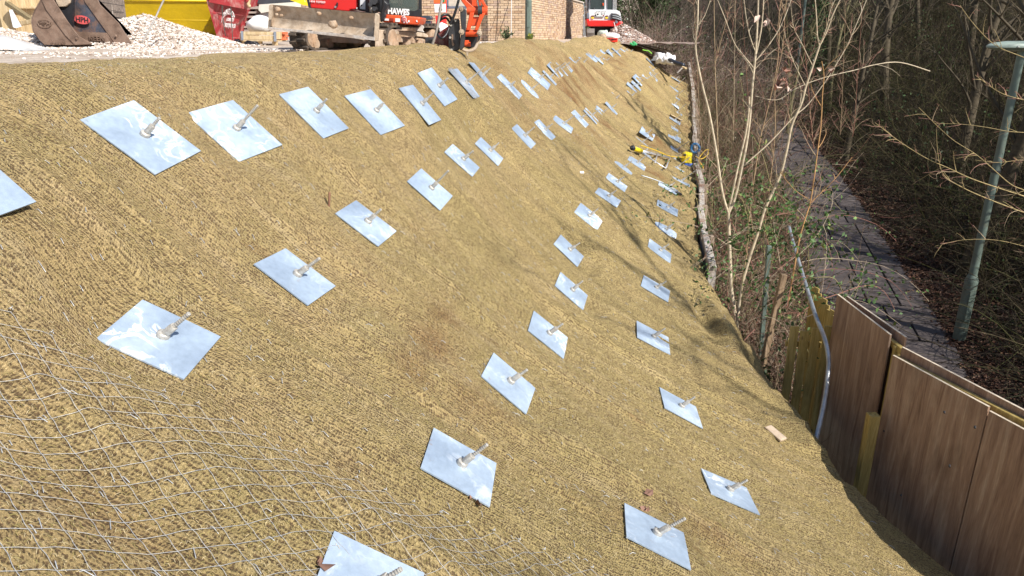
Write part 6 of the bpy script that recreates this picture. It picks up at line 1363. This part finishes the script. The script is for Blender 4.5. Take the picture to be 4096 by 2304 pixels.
# temporary fence panel seen edge-on
tf = empty('temporary_fence', at(2345, 150, 31), 0, 'galvanised temporary fence panel seen edge-on at the end of the brick wall', 'fence')
for p in ([(434,70),(446,200),(462,700),(490,755)], [(425,300),(430,600),(440,740)]): rod('upright', [at(*K2([q])[0], 31) for q in p], .02, M_tube, tf, 6)
rod('hook', [at(*K2([q])[0], 31) for q in ((455,150),(480,142),(505,148))], .012, M_tube, tf, 6); trace('foot', K2([(440,735),(500,760),(480,775),(430,760)]), 30.9, .3, M_wb, tf)
# rubble, toolbox, bags, broom, ladder, pipe
gx, gy = np.meshgrid(np.linspace(3.9, 7.4, 50), np.linspace(29.4, 33.4, 40)); cx_, cy_ = at(2455, 140, 31.2).x, 31.2
hz = .62*np.maximum(0, 1-np.sqrt(((gx-cx_-.35)/1.35)**2+((gy-cy_)/1.5)**2))+.03*vnoise(gx*5, gy*5, 3)
o = link('rubble_heap', npmesh('rubble_heap', np.stack([gx, gy, -.42+hz*1.15], -1).reshape(-1, 3), grid_faces(*gx.shape)), None, simple('rubble_soil', (.30, .22, .18), .95, .35, 12, bump=1)); tag(o, 'heap of broken rubble in front of the white and red digger', 'rubble heap')
n = 2600; x = rng.uniform(4.0, 7.2, n); y = rng.uniform(29.6, 33.2, n); h = .62*np.maximum(0, 1-np.sqrt(((x-cx_-.35)/1.35)**2+((y-cy_)/1.5)**2)); k = h > 0.01
stones('rubble', np.stack([x[k], y[k], -.42+h[k]*1.15+.02], -1), .06, [(.42, .33, .28), (.28, .2, .17), (.58, .52, .48), (.36, .22, .17)], 'broken bricks and stones lying over the rubble heap')
tb = empty('toolbox', at(2445, 170, 28.6), 0, 'bright red plastic toolbox with a black handle on the far crest', 'toolbox'); M_tb = simple('red_plastic', (.75, .04, .02), .35, .06)
trace('case', K2([(874,792),(1140,788),(1134,870),(1060,874),(870,850)]), 28.4, .3, M_tb, tb, .02); trace('lid', K2([(868,780),(1060,786),(1142,782),(1142,796),(1060,802),(868,796)]), 28.35, .36, M_tb, tb, .015)
rod('handle', [at(*K2([q])[0], 28.3) for q in ((890,812),(915,824),(980,826),(1040,828),(1048,805))], .012, M_blk, tb, 6); trace('latch', K2([(885,800),(905,800),(905,830),(885,828)]), 28.33, .03, M_blk, tb); trace('latch', K2([(1030,800),(1050,800),(1050,834),(1030,832)]), 28.33, .03, M_blk, tb)
def kb(a, b): q = K2([(a, b)])[0]; return q
blob('rubble_sack', *kb(995, 750), 29.2, .30, .2, .14, M_bag, 'white plastic sack lying behind the red toolbox', 'bag', 21, .4); blob('shopping_bag', *kb(860, 715), 29.4, .2, .15, .16, simple('pale_green_bag', (.55, .62, .55), .5, .15), 'pale translucent bag with a green patch left of the toolbox', 'bag', 22, .5)
blob('green_cloth', *kb(888, 708), 29.2, .05, .05, .05, simple('lime_cloth', (.4, .65, .08), .6, .1), 'small lime green cloth in the pale bag', 'cloth', 23, .4); blob('earth_clod', *kb(825, 780), 29.0, .13, .12, .13, M_mudd, 'brown clod of earth beside the toolbox', 'clod', 24, .4); blob('rubble_sack', *kb(1305, 715), 30.4, .08, .08, .05, M_bag, 'scrap of white bag on top of the rubble heap', 'bag', 25, .4)
o = rod('broom_handle', [at(*kb(1060, 455), 30.6), at(*kb(1115, 672), 30.4)], .016, simple('pale_handle', (.8, .7, .66), .5, .1), None, 6); tag(o, 'pale broom handle standing in the rubble heap against the red counterweight', 'broom handle')
M_gst = simple('green_webbing', (.03, .36, .12), .6, .1)
for i, q in enumerate(([(1390,895),(1420,905),(1450,925),(1480,900),(1530,925)], [(1440,870),(1480,880),(1500,900),(1470,928),(1430,915)])): o = rod('webbing_strap', [at(*kb(*p), 28.9) for p in q], .045, M_gst, None, 6); tag(o, ['green webbing strap crumpled at the foot of the rubble heap, lower loop', 'green webbing strap crumpled at the foot of the rubble heap, upper loop'][i], 'strap')
o = rod('green_rope', [at(*kb(*p), 28.5) for p in ((1650,1025),(1700,1040),(1760,1045),(1800,1070),(1840,1110))], .02, simple('lime_rope', (.25, .6, .06), .6, .1), None, 5); tag(o, 'lime green rope lying on the soil below the timber ladder', 'rope')
ld = empty('timber_staging', at(2600, 205, 30), 0, 'grey timber staging with white capped slats lying beyond the toe corner', 'staging'); M_slw = simple('white_slat', (.75, .75, .73), .6, .08)
for i, (a, b) in enumerate([(1520,888),(1580,905),(1650,924),(1710,942),(1780,962),(1850,982),(1920,1002),(1990,1022),(2060,1046)]): trace('slat', K2([(a-35,b-2),(a+38,b),(a+40,b+9),(a-33,b+8)]), 32.6-i*.16, .16, M_slw, ld)
trace('side_rail', K2([(1500,895),(2090,1050),(2090,1085),(1950,1075),(1700,985),(1510,920)]), 32.5, .06, M_grwood, ld, 0, Yend=31.1); trace('side_rail', K2([(1560,880),(2170,1030),(2170,1050),(1560,896)]), 33.0, .06, M_grwood, ld, 0, Yend=31.6)
K3 = lambda a, b: (2550+.3664*a, .3664*b)
blob('rubble_sack', *K3(245, 640), 29.3, .20, .22, .20, M_bag, 'white sack slumped at the corner above the toe wall, left one', 'bag', 31, .7, 3.2); blob('rubble_sack', *K3(325, 650), 29.2, .24, .22, .20, M_bag, 'large white sack slumped over the black pipe', 'bag', 32, .75, 3.4); blob('rubble_sack', *K3(385, 692), 29.0, .12, .2, .07, M_bag, 'small white sack end nearest the pipe mouth', 'bag', 33, .6)
blob('bin_liner', *K3(262, 595), 29.6, .2, .2, .10, M_blkbag, 'black bag behind the white sacks', 'bag', 34, .4)
o = rod('drain_pipe', [at(*K3(335, 640), 29.1), at(*K3(420, 685), 28.8), at(*K3(505, 714), 28.4)], .075, simple('black_pipe', (.03, .035, .05), .4, .1), None, 14); tag(o, 'black plastic drain pipe sticking out from under the white sacks', 'pipe')
o = stick('wood_offcut', at(*K3(430, 800), 27.3), at(*K3(488, 740), 27.4), .05, .04, M_grwood); tag(o, 'grey stick standing in the soil near the far corner of the toe wall', 'stick'); o = stick('wood_offcut', at(*K3(490, 730), 27.8), at(*K3(530, 748), 27.6), .09, .05, M_pale); tag(o, 'pale timber offcut below the mouth of the black pipe', 'timber')
# ------------------------------------------------------------------ loose wire netting over the near corner of the matting
def c8(x, y): return (x*.7618, 1200+y*.7618)
W00 = hit(*c8(65, 80)); W150 = hit(*c8(1015, 1435)); W77 = hit(*c8(1390, 735))
bvec = (W150-W00)/15; avec = (W77-W00-bvec*7)/7
net = empty('wire_netting', W00, 0, 'loose pale wire netting laid over the matting in the near left corner', 'wire netting')
def wire(name, f, t0, t1, alt):
    P = []; n = int((t1-t0)*5)
    for k in range(n+1):
        t = t0+(t1-t0)*k/n; q = W00+f(t); fr = t-math.floor(t); wob = .002*math.sin(t*1.3+alt*3)+.0015*math.sin(2*math.pi*t)+.004*math.sin(alt*1.7)
        x = q.x+wob; y = q.y+wob*.8
        if y < .76 or x > 3: continue
        P.append(Vector((x, y, float(mz(x, y))+.013+.003*math.sin(math.pi*fr)+.003*math.sin(t*1.5+alt))))
    if len(P) > 3:
        mb = MB(); mb.tube(P, .00095, 5, cap=False); o = mb.build(name, M_wire, smooth=True); child(o, net)
for i in range(0, 27): wire('wire', lambda t, i=i: bvec*i+avec*t, -9, i, i)
for j in range(-12, 27): wire('wire', lambda t, j=j: avec*j+bvec*t, max(j, 0), 27, j+50)
for j in range(0, 20):
    q = W00+(avec+bvec)*j
    if q.y < .8: break
    mb = MB(); c = Vector((q.x, q.y, float(mz(q.x, q.y))+.022)); mb.tube([c+Vector((.007*math.cos(a), .007*math.sin(a), .002*a)) for a in [k*.9 for k in range(9)]], .0016, 5); child(mb.build('knot', M_wire, smooth=True), net)
# ------------------------------------------------------------------ standing fibres of the matting, nearest the camera
n = 52000; v = rng.uniform(0, 1, n); y = .9+5.6*v**1.35; x = -2.9+rng.uniform(0, 1, n)*6.0; k = (x < toe_x(y)-.05) & (np.abs(x/y) < .9); x = x[k]; y = y[k]; n = len(x)
a = rng.uniform(0, 6.283, n); L = rng.uniform(.006, .017, n); hgt = rng.uniform(.003, .012, n)
z = mz(x, y)+.003; P = np.empty((n, 4, 3))
for q, (t, h) in enumerate(((-1, 0), (-.4, 1), (.45, .85), (1, -.2))):
    P[:, q, 0] = x+np.cos(a+t*.5)*L*t; P[:, q, 1] = y+np.sin(a+t*.5)*L*t; P[:, q, 2] = z+hgt*h
V, F, cc = tubes(P, np.full((n, 4), .0009), 3, tones(n, [(.52, .42, .22), (.64, .53, .32), (.38, .32, .12)], var=.15))
o = link('matting_fibres', npmesh('matting_fibres', V, F, True, col=cc), None, toned('coir_fibre', .85, .1, 5)); tag(o, 'curled coir fibres standing up from the near matting', 'fibres', kind='stuff')
# bits of wire showing through the mat
n = 1800; y = np.exp(rng.uniform(math.log(1.5), math.log(16), n)); x = crest_x(y)-.9+rng.uniform(0, 1, n)*(toe_x(y)-crest_x(y)+.7); a = rng.normal(-.5, .5, n); L = rng.uniform(.006, .03, n); z = mz(x, y)+.012
P = np.stack([np.stack([x-np.cos(a)*L, y-np.sin(a)*L, z-.004], -1), np.stack([x, y, z+.003], -1), np.stack([x+np.cos(a)*L, y+np.sin(a)*L, mz(x+np.cos(a)*L, y+np.sin(a)*L)+.008], -1)], 1)
V, F, _ = tubes(P, np.full((n, 3), .0018), 4); o = link('wire_ends', npmesh('wire_ends', V, F), None, M_wire); tag(o, 'glinting bits of wire showing through the matting', 'wire ends', kind='stuff')
# ------------------------------------------------------------------ tools and litter on the slope
def T6(a, b): return (2450+.1726*a, 550+.1726*b)
def on(a, b, up=.05):
    p = hit(*T6(a, b)); return Vector((p.x, p.y, p.z+up))
lt = empty('hydraulic_jack', on(650, 430), 0, 'aluminium A frame tool with a yellow cylinder head lying on the lower slope', 'tool'); M_alu = simple('aluminium', (.70, .70, .72), .3, .1, metal=.6); M_ycy = simple('yellow_enamel', (.80, .62, .02), .35, .08)
A, B = on(480, 362, .10), on(655, 425, .10); rod('cylinder', [A, B], .048, M_ycy, lt, 16); d = (A-B).normalized(); rod('cap', [A+d*.002, A+d*.075], .051, M_blk, lt, 16); rod('tip', [A+d*.07, A+d*.14], .018, M_blk, lt, 6)
mb = MB(); mb.box((0, 0, 0), (.09, .07, .004), basis(d, d.cross(Vector((0, 0, 1))).normalized(), d.cross(Vector((0, 0, 1))).normalized().cross(d)*-1, (A+B)/2+Vector((-.02, -.03, .06)))); child(mb.build('label', simple('blue_label', (.12, .3, .65), .4, .1)), lt)
for p, q in (((655,405),(1330,545)), ((655,425),(1325,572)), ((650,450),(1225,815)), ((660,470),(1200,800)), ((1045,470),(975,690)), ((1330,560),(1225,815)), ((1315,590),(1245,790))): rod('tube', [on(*p, .10), on(*q, .09)], .012, M_alu, lt, 8)
pm = empty('pump_unit', on(1740, 700), 0, 'yellow hydraulic pump with a blue wheel perched on the toe wall', 'pump'); c = on(1720, 640, .16)
def pb(name, dx, dy, dz, s, mat, bev=.02, rot=0):
    mb = MB(); mb.box((0, 0, 0), s, Matrix.Translation(c+Vector((dx, dy, dz))) @ Matrix.Rotation(rot, 4, 'Y'), bev=bev); return child(mb.build(name, mat, auto=40), pm)
pb('tank', 0, 0, .02, (.26, .26, .30), M_ycy, .05, .2); pb('motor', .02, -.05, -.16, (.24, .22, .12), simple('blue_motor', (.03, .12, .50), .4, .1), .03); pb('base', 0, 0, -.24, (.36, .34, .05), M_blk, .015); pb('valve_block', .14, -.10, .06, (.10, .10, .16), M_blk, .015); pb('bracket', .2, -.1, -.10, (.07, .09, .13), M_blk, .01); pb('gauge', -.1, -.14, .12, (.07, .05, .06), M_blk, .015)
mb = MB(); n_ = 20; ctr = c+Vector((.17, -.02, .26)); ring = [ctr+Vector((.095*math.cos(2*math.pi*i/n_), -.03*math.cos(2*math.pi*i/n_), .11*math.sin(2*math.pi*i/n_))) for i in range(n_+1)]; mb.tube(ring, .036, 8); child(mb.build('wheel', simple('blue_tyre', (.02, .11, .26), .5, .15), smooth=True), pm)
M_yh = simple('yellow_hose', (.78, .50, .03), .45, .08); o = rod('hose', [on(650, 360, .16), on(1000, 450, .14), on(1340, 568, .13), on(1700, 620, .18), c+Vector((.12, -.12, .10)), c+Vector((.30, -.16, .02)), c+Vector((.48, -.05, .10)), c+Vector((.52, 0, .22)), c+Vector((.42, -.02, .20)), c+Vector((.26, -.12, 0)), c+Vector((.36, -.22, -.18)), c+Vector((.28, -.28, -.36)), c+Vector((.14, -.26, -.30)), c+Vector((.12, -.2, -.12))], .010, M_yh, pm, 8)
rod_ = rod('drill_rod', [on(662, 938, .05), on(1080, 1130, .09), on(1490, 1335, .06)], .010, M_tube, None, 8); tag(rod_, 'long thin steel rod with a dark sleeve lying below the tilted plate', 'steel rod'); sl_ = rod('sleeve', [on(1480, 1328, .06), on(1585, 1385, .05)], .026, M_dark, None, 10); child(sl_, rod_)
a = hit(*(2048+2040*.31056, 400+215*.31056)); b = hit(*(2048+2180*.31056, 400+293*.31056))
if a and b: o = stick('timber_offcut', a+Vector((0, 0, .07)), b+Vector((0, 0, .08)), .09, .03, M_pale); tag(o, 'splintered pale timber offcut lying on a far plate near the toe wall', 'timber')
p = hit(826, 518, 1.59); o = rod('twig', [p+Vector((0, 0, -.02)), p+Vector((.01, 0, .04)), p+Vector((.012, .02, .10))], .009, simple('twig_bark', (.20, .10, .06), .85, .2), None, 6); tag(o, 'short brown twig standing up in the matting below the top row of plates', 'twig')
p = hit(900*.31056+2048, 948*.31056+400); mb = MB(); mb.box((0, 0, 0), (.06, .05, .012), Matrix.Translation(p+Vector((0, 0, .02))) @ Matrix.Rotation(.5, 4, 'X'), bev=.004); o = mb.build('white_scrap', M_white); tag(o, 'small white scrap lying on the matting in the middle of the slope', 'scrap')
for i, (u, v) in enumerate(((1852*.427+1800, 655*.427+1700), (1838*.427+1800, 820*.427+1700), (255*.427+1800, 760*.427+1700), (1290, 2255))):
    p = hit(u, v); rg = np.random.default_rng(i); V, F, cc = leafquads(np.array(p)[None]+np.array([0, 0, .02])+rg.normal(0, .012, (3, 3)), np.full(3, .05), np.array([(.26, .15, .11)]*3), rg=rg, fold=1.2)
    o = link('fallen_leaf', npmesh('fallen_leaf', V, F, True, col=cc), None, M_dead); tag(o, ['curled dead leaf on the matting right of the bottom plates', 'curled dead leaf at the upper edge of the darkest near plate', 'brown dead leaf caught under the corner of a near plate', 'dry leaf lying on the plate cut by the bottom edge'][i], 'leaf')
# curved offcuts leaning on the rail of far retaining wall, long thin bar of the last nail etc.
p = hit(2350+.3663*1080, 150+.3663*450);
